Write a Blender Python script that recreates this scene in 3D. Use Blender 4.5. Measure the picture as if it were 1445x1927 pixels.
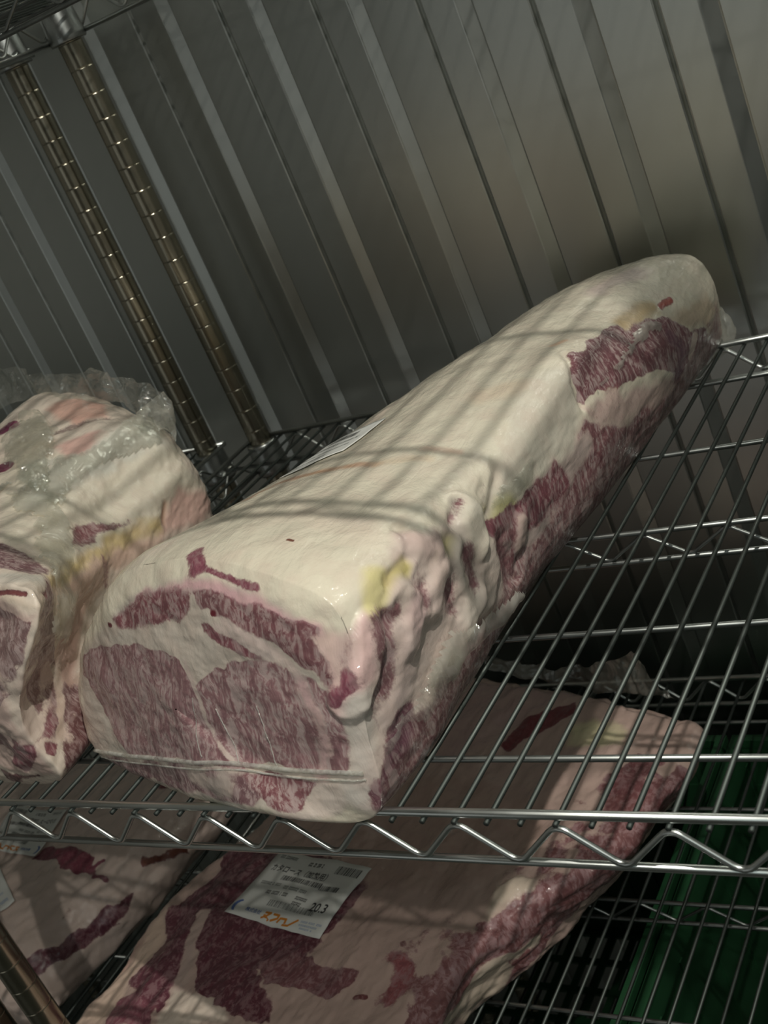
import bpy, math, random
import numpy as np
from mathutils import Vector, Matrix

# ---------------------------------------------------------------- units: model unit u = 0.81 mm, middle shelf at 1.25 m
U = 0.00081
ZB = 1.25
def W(x, y, z): return (x*U, y*U, z*U+ZB)
C = bpy.context.scene.collection
SC = bpy.context.scene
for o in list(bpy.data.objects): bpy.data.objects.remove(o)

# ---------------------------------------------------------------- camera
CAMP = (257.101, -527.125, 498.096)
RV = (2.0067, 0.2384, -0.7022)
FPX = 2369.77
def rod(r):
    r = np.array(r); t = np.linalg.norm(r); k = r/t
    K = np.array([[0,-k[2],k[1]],[k[2],0,-k[0]],[-k[1],k[0],0]])
    return np.eye(3)+math.sin(t)*K+(1-math.cos(t))*K@K
RM = rod(RV)
cd = bpy.data.cameras.new('camera'); cam = bpy.data.objects.new('camera', cd); C.objects.link(cam)
m = Matrix.Identity(4)
for i in range(3):
    m[i][0] = RM[0][i]; m[i][1] = -RM[1][i]; m[i][2] = -RM[2][i]
m.translation = Vector(W(*CAMP))
cam.matrix_world = m
cd.sensor_fit = 'HORIZONTAL'; cd.sensor_width = 36; cd.lens = FPX/1445*36
cd.clip_start = 0.01; cd.clip_end = 50
cd.dof.use_dof = True; cd.dof.focus_distance = 0.80; cd.dof.aperture_fstop = 24
SC.camera = cam

# ---------------------------------------------------------------- world, lamps, exposure
w = bpy.data.worlds.new('world'); SC.world = w; w.use_nodes = True
w.node_tree.nodes['Background'].inputs[0].default_value = (0.75, 0.82, 0.78, 1)
w.node_tree.nodes['Background'].inputs[1].default_value = 0.085
def lamp(name, pos, size, power, col, aim):
    l = bpy.data.lights.new(name, 'AREA'); l.shape = 'RECTANGLE'; l.size = size[0]; l.size_y = size[1]
    l.energy = power; l.color = col
    o = bpy.data.objects.new(name, l); C.objects.link(o); o.location = W(*pos)
    d = Vector(W(*aim))-o.location
    o.rotation_euler = d.to_track_quat('-Z', 'Y').to_euler()
    return o
lamp('aisle_lamp', (620, -1290, 1842), (0.03, 0.03), 5.5, (1.0, 0.96, 0.86), (-300, 200, 0))
lamp('rack_lamp', (400, -250, 1347), (0.016, 0.016), 8.0, (1.0, 0.96, 0.86), (-300, 300, 0))
lamp('room_glow', (1400, -900, 1500), (1.6, 1.6), 6, (0.88, 1.0, 0.98), (-300, 700, 300))
lamp('front_glow', (-1350, -3080, -250), (1.5, 1.7), 2.1, (0.96, 1.0, 0.97), (-1100, 800, -100))  # unseen light added at front to brighten the wall bands; no doorway is built
SC.view_settings.view_transform = 'Standard'; SC.view_settings.look = 'None'
SC.view_settings.gamma = 1; SC.view_settings.use_curve_mapping = False
SC.view_settings.exposure = 0.12

# ---------------------------------------------------------------- helpers
def mesh(name, vs, fs, mat=None, smooth=True):
    me = bpy.data.meshes.new(name); me.from_pydata([tuple(v) for v in vs], [], fs)
    if mat: me.materials.append(mat)
    if smooth: me.polygons.foreach_set('use_smooth', [True]*len(me.polygons))
    me.update(); return me
def link(name, me, parent=None, loc=None):
    o = bpy.data.objects.new(name, me); C.objects.link(o)
    if parent: o.parent = parent
    if loc: o.location = loc
    return o
def tag(o, label=None, cat=None, group=None, kind=None):
    if label: o['label'] = label
    if cat: o['category'] = cat
    if group: o['group'] = group
    if kind: o['kind'] = kind
    return o
def tube(path, r, seg=8, caps=True):
    """path in model units -> verts (metres), faces"""
    P = [np.array(p, float) for p in path]; n = len(P); vs = []; fs = []
    T = []
    for i in range(n):
        a = P[max(0, i-1)]; b = P[min(n-1, i+1)]; t = b-a; T.append(t/np.linalg.norm(t))
    up = np.array([0, 0, 1.0]) if abs(T[0][2]) < .9 else np.array([0, 1.0, 0])
    N = up-T[0]*(up@T[0]); N /= np.linalg.norm(N)
    for i in range(n):
        N = N-T[i]*(N@T[i]); N /= np.linalg.norm(N); B = np.cross(T[i], N)
        for k in range(seg):
            a = 2*math.pi*k/seg; q = P[i]+r*(math.cos(a)*N+math.sin(a)*B); vs.append(tuple(q*U))
    for i in range(n-1):
        for k in range(seg):
            k2 = (k+1) % seg
            fs.append((i*seg+k, i*seg+k2, (i+1)*seg+k2, (i+1)*seg+k))
    if caps:
        fs.append(tuple(range(seg-1, -1, -1))); fs.append(tuple((n-1)*seg+k for k in range(seg)))
    return vs, fs
def tube_obj(name, path, r, mat, parent, seg=8):
    v, f = tube(path, r, seg); return link(name, mesh(name, v, f, mat), parent)
def lathe(profile, seg=24):
    """profile: list of (r,z) model units"""
    vs = []; fs = []; n = len(profile)
    for r, z in profile:
        for k in range(seg):
            a = 2*math.pi*k/seg; vs.append((r*math.cos(a)*U, r*math.sin(a)*U, z*U))
    for i in range(n-1):
        for k in range(seg):
            k2 = (k+1) % seg; fs.append((i*seg+k, i*seg+k2, (i+1)*seg+k2, (i+1)*seg+k))
    fs.append(tuple(range(seg-1, -1, -1))); fs.append(tuple((n-1)*seg+k for k in range(seg)))
    return vs, fs
def box(x0, y0, z0, x1, y1, z1):
    v = [(x*U, y*U, z*U) for z in (z0, z1) for y in (y0, y1) for x in (x0, x1)]
    f = [(0,2,3,1),(4,5,7,6),(0,1,5,4),(2,6,7,3),(0,4,6,2),(1,3,7,5)]
    return v, f

# ---------------------------------------------------------------- node helpers / materials
class NT:
    def __init__(s, name):
        s.m = bpy.data.materials.new(name); s.m.use_nodes = True; s.t = s.m.node_tree
        s.b = s.t.nodes['Principled BSDF']; s.out = s.t.nodes['Material Output']
    def n(s, typ, **kw):
        x = s.t.nodes.new(typ)
        for k, v in kw.items(): setattr(x, k, v)
        return x
    def l(s, a, b): s.t.links.new(a, b)
    def val(s, inp, v):
        if hasattr(v, 'is_output') or isinstance(v, bpy.types.NodeSocket): s.l(v, inp)
        else: inp.default_value = v
    def math(s, op, a, b=0.0, c=None, clamp=False):
        x = s.n('ShaderNodeMath', operation=op, use_clamp=clamp); s.val(x.inputs[0], a); s.val(x.inputs[1], b)
        if c is not None: s.val(x.inputs[2], c)
        return x.outputs[0]
    def noise(s, vec, scale, detail=2, rough=.5, dist=0):
        x = s.n('ShaderNodeTexNoise'); 
        if vec is not None: s.l(vec, x.inputs['Vector'])
        x.inputs['Scale'].default_value = scale; x.inputs['Detail'].default_value = detail
        x.inputs['Roughness'].default_value = rough; x.inputs['Distortion'].default_value = dist
        return x.outputs['Fac']
    def sstep(s, v, a, b, lo=0.0, hi=1.0):
        x = s.n('ShaderNodeMapRange', interpolation_type='SMOOTHSTEP'); s.val(x.inputs[0], v)
        x.inputs[1].default_value = a; x.inputs[2].default_value = b; x.inputs[3].default_value = lo; x.inputs[4].default_value = hi
        return x.outputs[0]
    def mix(s, f, a, b):
        x = s.n('ShaderNodeMix', data_type='RGBA'); s.val(x.inputs[0], f); s.val(x.inputs[6], a); s.val(x.inputs[7], b)
        return x.outputs[2]
    def attr(s, name):
        x = s.n('ShaderNodeAttribute'); x.attribute_name = name; return x
    def bump(s, h, strength, dist, normal=None):
        x = s.n('ShaderNodeBump'); s.l(h, x.inputs['Height']); x.inputs['Strength'].default_value = strength
        x.inputs['Distance'].default_value = dist
        if normal is not None: s.l(normal, x.inputs['Normal'])
        return x.outputs[0]
def metal(name, col, rough, metallic=1.0, nscale=30, var=.25):
    a = NT(name); tc = a.n('ShaderNodeTexCoord').outputs['Object']
    nz = a.noise(tc, nscale, 3)
    c2 = tuple(x*(1-var) for x in col)
    a.val(a.b.inputs['Base Color'], a.mix(nz, (*c2, 1), (*col, 1)))
    a.val(a.b.inputs['Roughness'], a.math('MULTIPLY_ADD', nz, rough*.5, rough*.75))
    a.b.inputs['Metallic'].default_value = metallic
    return a.m
def plain(name, col, rough=.6, var=.15, nscale=20, spec=.5):
    a = NT(name); tc = a.n('ShaderNodeTexCoord').outputs['Object']
    nz = a.noise(tc, nscale, 3)
    a.val(a.b.inputs['Base Color'], a.mix(nz, (*[x*(1-var) for x in col], 1), (*[min(1, x*(1+var)) for x in col], 1)))
    a.b.inputs['Roughness'].default_value = rough
    a.b.inputs['Specular IOR Level'].default_value = spec
    return a.m
M_rail = metal('chrome_rail', (.68, .71, .69), .30)
M_cross = metal('cross_wire_metal', (.34, .36, .35), .38)
M_wire = metal('plated_wire', (.14, .16, .15), .55)
M_post = metal('chrome_post', (.40, .37, .29), .22)
M_collar = metal('collar_metal', (.40, .42, .41), .3)
M_black = plain('black_plastic', (.012, .012, .012), .4)

def wall_mat():
    a = NT('painted_steel_wall'); tc = a.n('ShaderNodeNewGeometry').outputs['Position']
    nz = a.noise(tc, 3.5, 3, .55); fine = a.noise(tc, 300, 2)
    a.val(a.b.inputs['Base Color'], a.mix(nz, (.45, .475, .45, 1), (.53, .55, .53, 1)))
    a.b.inputs['Metallic'].default_value = 1.0
    a.val(a.b.inputs['Roughness'], a.math('MULTIPLY_ADD', nz, .08, .29))
    a.l(a.bump(fine, .06, .0005), a.b.inputs['Normal'])
    return a.m
M_wall = wall_mat()

# ---------------------------------------------------------------- setting: cold room
YW = 800
FZ = -ZB/U
wall = link('wall_back', mesh('wall_back', *box(-2600, YW+6, FZ, 1500, YW+60, 2000), M_wall, False)); wall.location = (0, 0, ZB)
tag(wall, kind='structure')
def panel_mesh():
    # profile across one panel (x, depth) : V joint - flat - shallow channel - flat - V joint
    pr = [(-.2, 5.5), (1.2, 3.2), (2.4, .6), (4.2, 0), (40.5, 0), (41.6, .15), (43, .7), (58.5, 4.6), (59.6, 4.4), (60.8, .5), (62.2, 0), (121.2, 0), (123.0, .6), (124.2, 3.2), (125.8, 5.5)]
    vs = []; fs = []
    zs = np.linspace(FZ, 2000, 9)
    for z in zs:
        for x, d in pr: vs.append((x*U, d*U, z*U))
    n = len(pr)
    for j in range(len(zs)-1):
        for i in range(n-1): fs.append((j*n+i, j*n+i+1, (j+1)*n+i+1, (j+1)*n+i))
    return mesh('panel', vs, fs, M_wall, False)
pm = panel_mesh()
for k in range(-17, 9):
    o = link('panel', pm, wall, (( -184+125.6*k)*U, YW*U, 0))
wl = plain('room_paint', (.48, .48, .46), .5)
fl = link('floor', mesh('floor', *box(-2600, -3200, FZ-40, 1500, YW+60, FZ), plain('floor_paint', (.10, .11, .10), .5), False), None, (0, 0, ZB)); tag(fl, kind='structure')
ce = link('ceiling', mesh('ceiling', *box(-2600, -3200, 1960, 1500, YW+60, 2000), wl, False), None, (0, 0, ZB)); tag(ce, kind='structure')
for nm, b in (('wall_left', (-2640, -3200, FZ, -2600, YW+60, 2000)), ('wall_right', (1500, -3200, FZ, 1540, YW+60, 2000)), ('wall_front', (-2600, -3240, FZ, 1500, -3200, 2000))):
    o = link(nm, mesh(nm, *box(*b), wl, False), None, (0, 0, ZB)); tag(o, kind='structure')

# ---------------------------------------------------------------- wire shelving
def zigzag(x0, x1, peak0, pitch, zt, zb, y, axis='x'):
    """snake wire with rounded bends, peaks at peak0 + k*pitch"""
    pts = []; k0 = math.ceil((x0-peak0)/(pitch/2)); k1 = math.floor((x1-peak0)/(pitch/2))
    for k in range(k0, k1+1):
        x = peak0+k*pitch/2; s = 1 if k % 2 == 0 else -1
        z = zt if s > 0 else zb
        for dx, dz in ((-7, 3.2), (-4, .9), (0, 0), (4, .9), (7, 3.2)):
            pts.append((x+dx, y, z-s*dz))
    if axis == 'y': pts = [(p[1], p[0], p[2]) for p in pts]
    return pts
DY = 730
def make_unit(xl, xr, levels, n0, label, post_side=('L', 'R'), zlo=-1500, zhi=1050, seg=10):
    root = bpy.data.objects.new('wire_shelving_unit', None); C.objects.link(root); root.location = (0, 0, ZB)
    tag(root, label, 'shelving', 'wire shelving units along the wall')
    L = xr-xl
    rail = mesh('rail', *tube([(xl, 0, 0), (xr, 0, 0)], 3.3, 12), M_rail)
    railb = mesh('rail', *tube([(xl, 0, 0), (xr, 0, 0)], 3.0, 12), M_rail)
    srail = mesh('side_rail', *tube([(0, 0, 0), (0, DY, 0)], 2.8, 10), M_rail)
    cross = mesh('cross_wire', *tube([(xl+2, 0, 0), (xr-2, 0, 0)], 2.5, 10), M_cross)
    dw = mesh('deck_wire', *tube([(0, -5.0, 0), (0, DY+5, 0)], 1.95, 8), M_wire)
    sn = mesh('snake_wire', *tube(zigzag(xl+8, xr-8, n0-50, 75, -4.6, -32.5, 0), 2.2, 8), M_rail)
    sn2 = mesh('snake_wire', *tube(zigzag(xl+8, xr-8, n0-30, 75, -9.0, -30.0, 0), 1.7, 8), M_cross)
    sns = mesh('snake_wire', *tube(zigzag(8, DY-8, 60, 75, -4.6, -32.5, 0, 'y'), 1.9, 8), M_rail)
    colm = mesh('collar', *lathe([(15.9, 2), (20.5, 2), (21.5, 0), (21.8, -6), (23.5, -36), (23.5, -42), (22.5, -44), (15.9, -44)], 24), M_collar)
    cx = (xl+22, xr-22); cy = (15, DY-15)
    for z in levels:
        sh = link('wire_shelf', rail, root, (0, 0, (z+3)*U))
        for y in (DY,): link('rail', rail, sh, (0, y*U, 0))
        for y in (0, DY): link('lower_rail', railb, sh, (0, y*U, -41*U))
        for x in (xl, xr):
            link('side_rail', srail, sh, (x*U, 0, 0)); link('side_rail', srail, sh, (x*U, 0, -41*U))
            link('snake_wire', sns, sh, (x*U, 0, -3*U))
        for y in (63, 209, 499, 651): link('cross_wire', cross, sh, (0, y*U, -8.3*U))
        link('cross_wire', cross, sh, (0, 357*U, -8.3*U)); link('cross_wire', cross, sh, (0, 357*U, -36.5*U))
        link('snake_wire', sn2, sh, (0, 357*U, -3*U))
        link('snake_wire', sn, sh, (0, -3.6*U, -3*U)); link('snake_wire', sn, sh, (0, (DY+3.6)*U, -3*U))
        x = n0-25*math.floor((n0-xl-6)/25)
        while x < xr-5:
            link('deck_wire', dw, sh, (x*U, 0, -4.5*U)); x += 25
        for px in cx:
            for py in cy: link('collar', colm, sh, (px*U, py*U, -3*U))
    # posts with grooves every inch
    prof = []
    z = zlo
    pitch = 31.36; g0 = 22.2
    k0 = math.ceil((zlo+3-g0)/pitch); k1 = math.floor((zhi-3-g0)/pitch)
    prof.append((15.7, zlo))
    for k in range(k0, k1+1):
        g = g0+k*pitch; prof += [(15.7, g-1.6), (15.7, g-.5), (15.45, g-.2), (15.45, g+.2), (15.7, g+.5), (15.7, g+1.6)]
    prof.append((15.7, zhi))
    pmsh = mesh('post', *lathe(prof, 28), M_post)
    ftm = mesh('foot', *lathe([(12, 0), (20, 0), (20, 8), (8, 14), (8, 40)], 16), M_black)
    for px in cx:
        for py in cy:
            p_ = link('post', pmsh, root, (px*U, py*U, 0))
            link('foot', ftm, p_, (0, 0, FZ*U))
    return root
LV = (600, 0, -446, -892)
make_unit(-869, 242, LV, 0, 'chrome wire shelving unit carrying the long loin, back left post nearest the long loin', seg=10)
make_unit(-2035, -924, LV, -925, 'neighbouring chrome wire shelving unit at the far left, its back post beside the wrapped bundle')
# ---------------------------------------------------------------- meat: dense lofted bodies, coloured per vertex
rng = np.random.default_rng(7)
_H = rng.random((64, 64, 64)).astype(np.float32)
def vnoise(P, s, off=0.0):
    q = P*s+off+1000.0; i = np.floor(q).astype(int); f = (q-i).astype(np.float32); f = f*f*(3-2*f); i &= 63; j = (i+1) & 63
    x0, y0, z0 = i[:, 0], i[:, 1], i[:, 2]; x1, y1, z1 = j[:, 0], j[:, 1], j[:, 2]; fx, fy, fz = f[:, 0], f[:, 1], f[:, 2]
    a = _H[x0, y0, z0]*(1-fx)+_H[x1, y0, z0]*fx; b = _H[x0, y1, z0]*(1-fx)+_H[x1, y1, z0]*fx
    c = _H[x0, y0, z1]*(1-fx)+_H[x1, y0, z1]*fx; d = _H[x0, y1, z1]*(1-fx)+_H[x1, y1, z1]*fx
    return ((a*(1-fy)+b*fy)*(1-fz)+(c*(1-fy)+d*fy)*fz)*2-1
def fbm(P, s, o=3, off=0.0):
    r = 0; a = 1.0
    for k in range(o): r = r+a*vnoise(P, s*2**k, off+13.7*k); a *= .5
    return r
def catmull_closed(K, n):
    """K (k,3) -> n points evenly by key parameter then by arc length"""
    k = len(K); t = np.arange(n*4)/(n*4)*k; i = np.floor(t).astype(int); f = (t-i)[:, None]
    p0, p1, p2, p3 = K[(i-1) % k], K[i % k], K[(i+1) % k], K[(i+2) % k]
    return .5*((2*p1)+(-p0+p2)*f+(2*p0-5*p1+4*p2-p3)*f*f+(-p0+3*p1-3*p2+p3)*f**3), t
def loft(stations, N, M, wts=None):
    """stations (S,k,3); returns grid (M,N,3): smooth along and around"""
    S = np.array(stations, float); ns, k, _ = S.shape
    t = np.linspace(0, ns-1, M)
    if wts is not None: t = np.interp(np.linspace(0, 1, M), wts, np.arange(ns))
    i = np.minimum(np.floor(t).astype(int), ns-2); f = (t-i)[:, None, None]
    g = lambda q: S[np.clip(q, 0, ns-1)]
    p0, p1, p2, p3 = g(i-1), g(i), g(i+1), g(i+2)
    R = .5*((2*p1)+(-p0+p2)*f+(2*p0-5*p1+4*p2-p3)*f*f+(-p0+3*p1-3*p2+p3)*f**3)
    # common around-parameter from average arc length
    dens, tt = catmull_closed(S.mean(0), 400)
    seg = np.linalg.norm(np.roll(dens, -1, 0)-dens, axis=1); s = np.concatenate([[0], np.cumsum(seg)]); s /= s[-1]
    u = np.interp(np.arange(N)/N, s, np.append(tt, k))
    j = np.floor(u).astype(int); h = (u-j)[None, :, None]
    q0, q1, q2, q3 = R[:, (j-1) % k], R[:, j % k], R[:, (j+1) % k], R[:, (j+2) % k]
    return .5*((2*q1)+(-q0+q2)*h+(2*q0-5*q1+4*q2-q3)*h*h+(-q0+3*q1-3*q2+q3)*h**3)
def cap(rim, nxt, center, M, bulge, r0=.0):
    """rings from rim (excluded) to near centre; nxt gives outward direction"""
    out = []
    n = center-rim.mean(0)
    d = np.array(bulge, float)
    for m_ in range(1, M+1):
        s = m_/M; out.append(rim*(1-s)+center*s+d*(1-(1-min(1, s/.18))**2 if s < .18 else 1.0)*.6+d*.4*(1-(1-s)**2))
    return np.array(out)
def grid_faces(M, N):
    i = np.arange(M-1)[:, None]*N; j = np.arange(N)[None, :]; j2 = (j+1) % N
    return np.stack([i+j, i+j2, i+N+j2, i+N+j], -1).reshape(-1, 4)
def normals(G):
    a = np.roll(G, -1, 1)-np.roll(G, 1, 1); b = np.empty_like(G); b[1:-1] = G[2:]-G[:-2]; b[0] = G[1]-G[0]; b[-1] = G[-1]-G[-2]
    n = np.cross(b, a); n /= (np.linalg.norm(n, axis=2, keepdims=True)+1e-9); return n
def build_grid(name, G, mat, attrs, parent, loc=(0, 0, 0), closed=True):
    M, N, _ = G.shape; V = G.reshape(-1, 3)*U
    if closed: F = grid_faces(M, N)
    else:
        i = np.arange(M-1)[:, None]*N; j = np.arange(N-1)[None, :]
        F = np.stack([i+j, i+j+1, i+N+j+1, i+N+j], -1).reshape(-1, 4)
    me = bpy.data.meshes.new(name)
    me.vertices.add(len(V)); me.vertices.foreach_set('co', V.ravel())
    me.loops.add(F.size); me.loops.foreach_set('vertex_index', F.ravel().astype(np.int32))
    me.polygons.add(len(F)); me.polygons.foreach_set('loop_start', (np.arange(len(F))*4).astype(np.int32))
    me.polygons.foreach_set('use_smooth', np.ones(len(F), bool))
    me.update(calc_edges=True); me.validate()
    for k, a in attrs.items():
        if a.ndim == 1:
            at = me.attributes.new(k, 'FLOAT', 'POINT'); at.data.foreach_set('value', a.astype(np.float32))
        else:
            at = me.attributes.new(k, 'FLOAT_VECTOR', 'POINT'); at.data.foreach_set('vector', a.astype(np.float32).ravel())
    me.materials.append(mat)
    o = link(name, me, parent, loc); return o
def polydist(P, Q):
    """signed distance (positive inside) of 2D points P to polygon Q"""
    d = np.full(len(P), 1e9); ins = np.zeros(len(P), bool)
    for a, b in zip(Q, np.roll(Q, -1, 0)):
        e = b-a; w_ = P-a; t = np.clip((w_@e)/(e@e+1e-9), 0, 1); dd = ((w_-t[:, None]*e)**2).sum(1); d = np.minimum(d, dd)
        c = ((a[1] <= P[:, 1]) & (b[1] > P[:, 1])) | ((b[1] <= P[:, 1]) & (a[1] > P[:, 1]))
        with np.errstate(divide='ignore', invalid='ignore'):
            xx = a[0]+(P[:, 1]-a[1])/(b[1]-a[1]+1e-12)*e[0]
        ins ^= c & (P[:, 0] < xx)
    return np.where(ins, 1, -1)*np.sqrt(d)
def smooth01(x): x = np.clip(x, 0, 1); return x*x*(3-2*x)
class Paint:
    def __init__(s, G):
        s.G = G; s.V = G.reshape(-1, 3); n = len(s.V)
        s.fat = np.tile([.80, .73, .60], (n, 1)); s.lean = np.zeros(n); s.lc = np.tile([.22, .09, .10], (n, 1)); s.mb = np.full(n, .5)
        s.disp = np.zeros(n); s.wob = np.stack([fbm(s.V, .05, 3, 5), fbm(s.V, .05, 3, 25), fbm(s.V, .05, 3, 45)], 1)
    def w_poly(s, pts, soft=4, wob=4, depth=45):
        Q3 = np.array(pts, float); c = Q3.mean(0); _, _, vt = np.linalg.svd(Q3-c); e1, e2, nn = vt
        lo = Q3.min(0)-20-depth; hi = Q3.max(0)+20+depth
        idx = np.where(((s.V > lo) & (s.V < hi)).all(1))[0]
        R = s.V[idx]-c; P = np.stack([R@e1, R@e2], 1)+s.wob[idx, :2]*wob
        Q = np.stack([(Q3-c)@e1, (Q3-c)@e2], 1)
        d = polydist(P, Q); wv = smooth01(.5+d/(2*soft)); wv *= np.abs(R@nn) < depth
        return idx, wv
    def w_line(s, pts, r, soft=3, wob=3):
        Q = np.array(pts, float); lo = Q.min(0)-r-12; hi = Q.max(0)+r+12
        idx = np.where(((s.V > lo) & (s.V < hi)).all(1))[0]; P = s.V[idx]+s.wob[idx]*wob
        d = np.full(len(idx), 1e9)
        for a, b in zip(Q[:-1], Q[1:]):
            e = b-a; t = np.clip(((P-a)@e)/(e@e+1e-9), 0, 1); d = np.minimum(d, np.linalg.norm(P-a-t[:, None]*e, axis=1))
        return idx, smooth01(.5+(r-d)/(2*soft))
    def app(s, iw, fat=None, lean=None, lc=None, mb=None, disp=None, k=1.0):
        idx, wv = iw; wv = wv*k
        if fat is not None: s.fat[idx] += (np.array(fat)-s.fat[idx])*wv[:, None]
        if lean is not None: s.lean[idx] += (lean-s.lean[idx])*wv
        if lc is not None: s.lc[idx] += (np.array(lc)-s.lc[idx])*wv[:, None]
        if mb is not None: s.mb[idx] += (mb-s.mb[idx])*wv
        if disp is not None: s.disp[idx] += disp*wv
    def attrs(s, flow): return dict(fatcol=s.fat, lean=s.lean, leancol=s.lc, marb=s.mb, flow=flow)

def meat_mat(name, coat=.9, crough=.09, wr=.5, marbcol=(.52, .40, .385), sp=1.0):
    a = NT(name); g = a.n('ShaderNodeTexCoord').outputs['Object']
    fat = a.attr('fatcol').outputs['Color']; ln = a.attr('lean').outputs['Fac']; lc = a.attr('leancol').outputs['Color']
    mb = a.attr('marb').outputs['Fac']; fl = a.attr('flow').outputs['Vector']
    n1 = a.noise(fl, .14*sp, 3, .6, .6); n2 = a.noise(fl, .36*sp, 3, .65, .3); n3 = a.noise(g, 420, 3, .6)
    n4 = a.noise(g, 60, 3, .55)
    mix1 = a.math('ADD', a.math('MULTIPLY', n1, .55), a.math('MULTIPLY', n2, .45))
    streak = a.sstep(mix1, .455, .585)
    streak = a.math('MULTIPLY', streak, mb)
    dark = a.sstep(mix1, .50, .36)
    lcol = a.mix(a.math('MULTIPLY', dark, .4), lc, (.10, .035, .045, 1))
    lcol = a.mix(streak, lcol, (*marbcol, 1))
    ml = a.math('ADD', ln, a.math('MULTIPLY', a.math('SUBTRACT', n2, .5), .6))
    ml = a.math('ADD', ml, a.math('MULTIPLY', a.math('SUBTRACT', n3, .5), .5))
    msk = a.sstep(ml, .31, .69)
    fv = a.mix(a.math('MULTIPLY', a.sstep(n4, .35, .75), .30), fat, (.66, .50, .42, 1))
    col = a.mix(msk, fv, lcol)
    a.l(col, a.b.inputs['Base Color'])
    a.b.inputs['Roughness'].default_value = .48
    a.b.inputs['Specular IOR Level'].default_value = .3
    a.b.inputs['Coat Weight'].default_value = coat; a.b.inputs['Coat Roughness'].default_value = crough
    # stretched film: long shallow creases and fine crinkle
    mp = a.n('ShaderNodeMapping'); a.l(g, mp.inputs[0]); mp.inputs['Scale'].default_value = (1, .35, 1.6); mp.inputs['Rotation'].default_value = (.2, .3, .5)
    c1 = a.noise(mp.outputs[0], 55, 4, .6, 1.5); c2 = a.noise(g, 160, 3, .6, .8)
    h = a.math('ADD', c1, a.math('MULTIPLY', c2, .35))
    a.l(a.bump(h, wr, .004), a.b.inputs['Coat Normal'])
    a.l(a.bump(a.math('ADD', mix1, n4), .25, .002), a.b.inputs['Normal'])
    return a.m
# ---------------------------------------------------------------- loin geometry
def loin_grid(N=700, MB=470, MF=170, MK=24):
    S = [
     [(-262,-5,3),(-243,9,75),(-240,28,148),(-290,42,172),(-352,58,182),(-415,72,180),(-480,86,165),(-545,90,125),(-592,88,78),(-612,74,8),(-500,32,-3),(-350,-9,6)],
     [(-256,60,-2),(-236,60,72),(-229,62,150),(-285,72,174),(-350,85,184),(-418,98,181),(-488,108,164),(-553,110,122),(-602,108,74),(-616,100,5),(-490,70,-3),(-350,45,-2)],
     [(-256,130,-2),(-232,130,65),(-228,124,146),(-285,128,170),(-350,137,179),(-420,146,174),(-488,150,155),(-548,152,118),(-598,150,72),(-608,146,4),(-480,130,-3),(-350,110,-3)],
     [(-258,265,-2),(-229,265,60),(-226,260,126),(-278,265,153),(-340,270,160),(-400,272,154),(-452,272,139),(-508,272,115),(-555,272,76),(-566,270,4),(-460,260,-3),(-350,255,-3)],
     [(-238,412,-2),(-207,412,60),(-213,410,138),(-270,412,151),(-328,412,154),(-376,412,146),(-424,412,129),(-470,412,107),(-506,412,68),(-516,412,3),(-420,405,-3),(-320,405,-3)],
     [(-224,556,-2),(-192,556,58),(-205,552,117),(-248,556,140),(-290,556,147),(-326,556,141),(-368,556,127),(-413,556,107),(-450,556,68),(-460,556,3),(-380,550,-3),(-300,550,-3)],
     [(-212,668,-2),(-184,668,50),(-190,664,94),(-224,668,131),(-262,668,135),(-302,668,129),(-346,668,119),(-388,668,98),(-424,664,62),(-432,660,3),(-360,660,-3),(-280,660,-3)],
     [(-208,730,0),(-189,726,38),(-185,722,84),(-202,724,112),(-250,729,115),(-300,725,112),(-348,715,103),(-386,702,84),(-408,692,50),(-408,690,3),(-340,705,-2),(-265,720,-2)]]
    wts = [0, .07, .16, .35, .56, .76, .92, 1.0]
    B = loft(S, N, MB, wts)
    rim0 = B[0]; cen = np.array([-420, 38, 80.0])
    F = cap(rim0, B[1], cen, MF, (-4, -15, -1))[:-1]
    K = cap(B[-1], None, B[-1].mean(0), MK, (3, 9, 0))[:-1]
    return np.concatenate([F[::-1], B, K]), MF-1, MB
def bundle_grid(N=460, MB=260, MF=90, MK=20):
    S = [
     [(-620,32,0),(-616,26,60),(-592,34,108),(-558,50,150),(-562,62,172),(-620,66,186),(-700,66,192),(-790,66,192),(-858,60,150),(-866,45,60),(-858,40,0),(-740,34,-3)],
     [(-626,70,-2),(-628,66,62),(-610,70,104),(-582,78,142),(-585,90,168),(-636,96,190),(-712,96,200),(-800,96,205),(-872,90,160),(-880,70,60),(-866,60,-2),(-745,60,-3)],
     [(-650,220,-2),(-660,220,50),(-658,220,90),(-652,220,118),(-666,220,146),(-702,220,184),(-772,220,205),(-842,220,213),(-886,220,170),(-892,220,60),(-876,220,-2),(-760,220,-3)],
     [(-675,325,-2),(-675,325,50),(-671,325,90),(-676,325,120),(-692,325,150),(-716,330,190),(-782,330,212),(-852,330,224),(-894,330,180),(-900,330,60),(-880,330,-2),(-765,330,-3)],
     [(-694,395,-2),(-688,395,50),(-682,395,86),(-682,395,124),(-694,395,158),(-732,395,188),(-792,405,213),(-862,405,226),(-896,400,180),(-902,400,60),(-884,400,-2),(-768,400,-3)],
     [(-706,420,0),(-700,424,50),(-694,424,82),(-696,424,114),(-708,426,146),(-742,430,174),(-796,442,200),(-860,442,212),(-884,436,170),(-888,434,60),(-874,430,0),(-770,430,-3)]]
    B = loft(S, N, MB, [0, .12, .45, .75, .93, 1.0])
    F = cap(B[0], None, np.array([-715, 44, 95.0]), MF, (-2, -9, 0))[:-1]
    K = cap(B[-1], None, B[-1].mean(0), MK, (0, 12, 0))[:-1]
    return np.concatenate([F[::-1], B, K]), MF-1, MB
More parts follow.
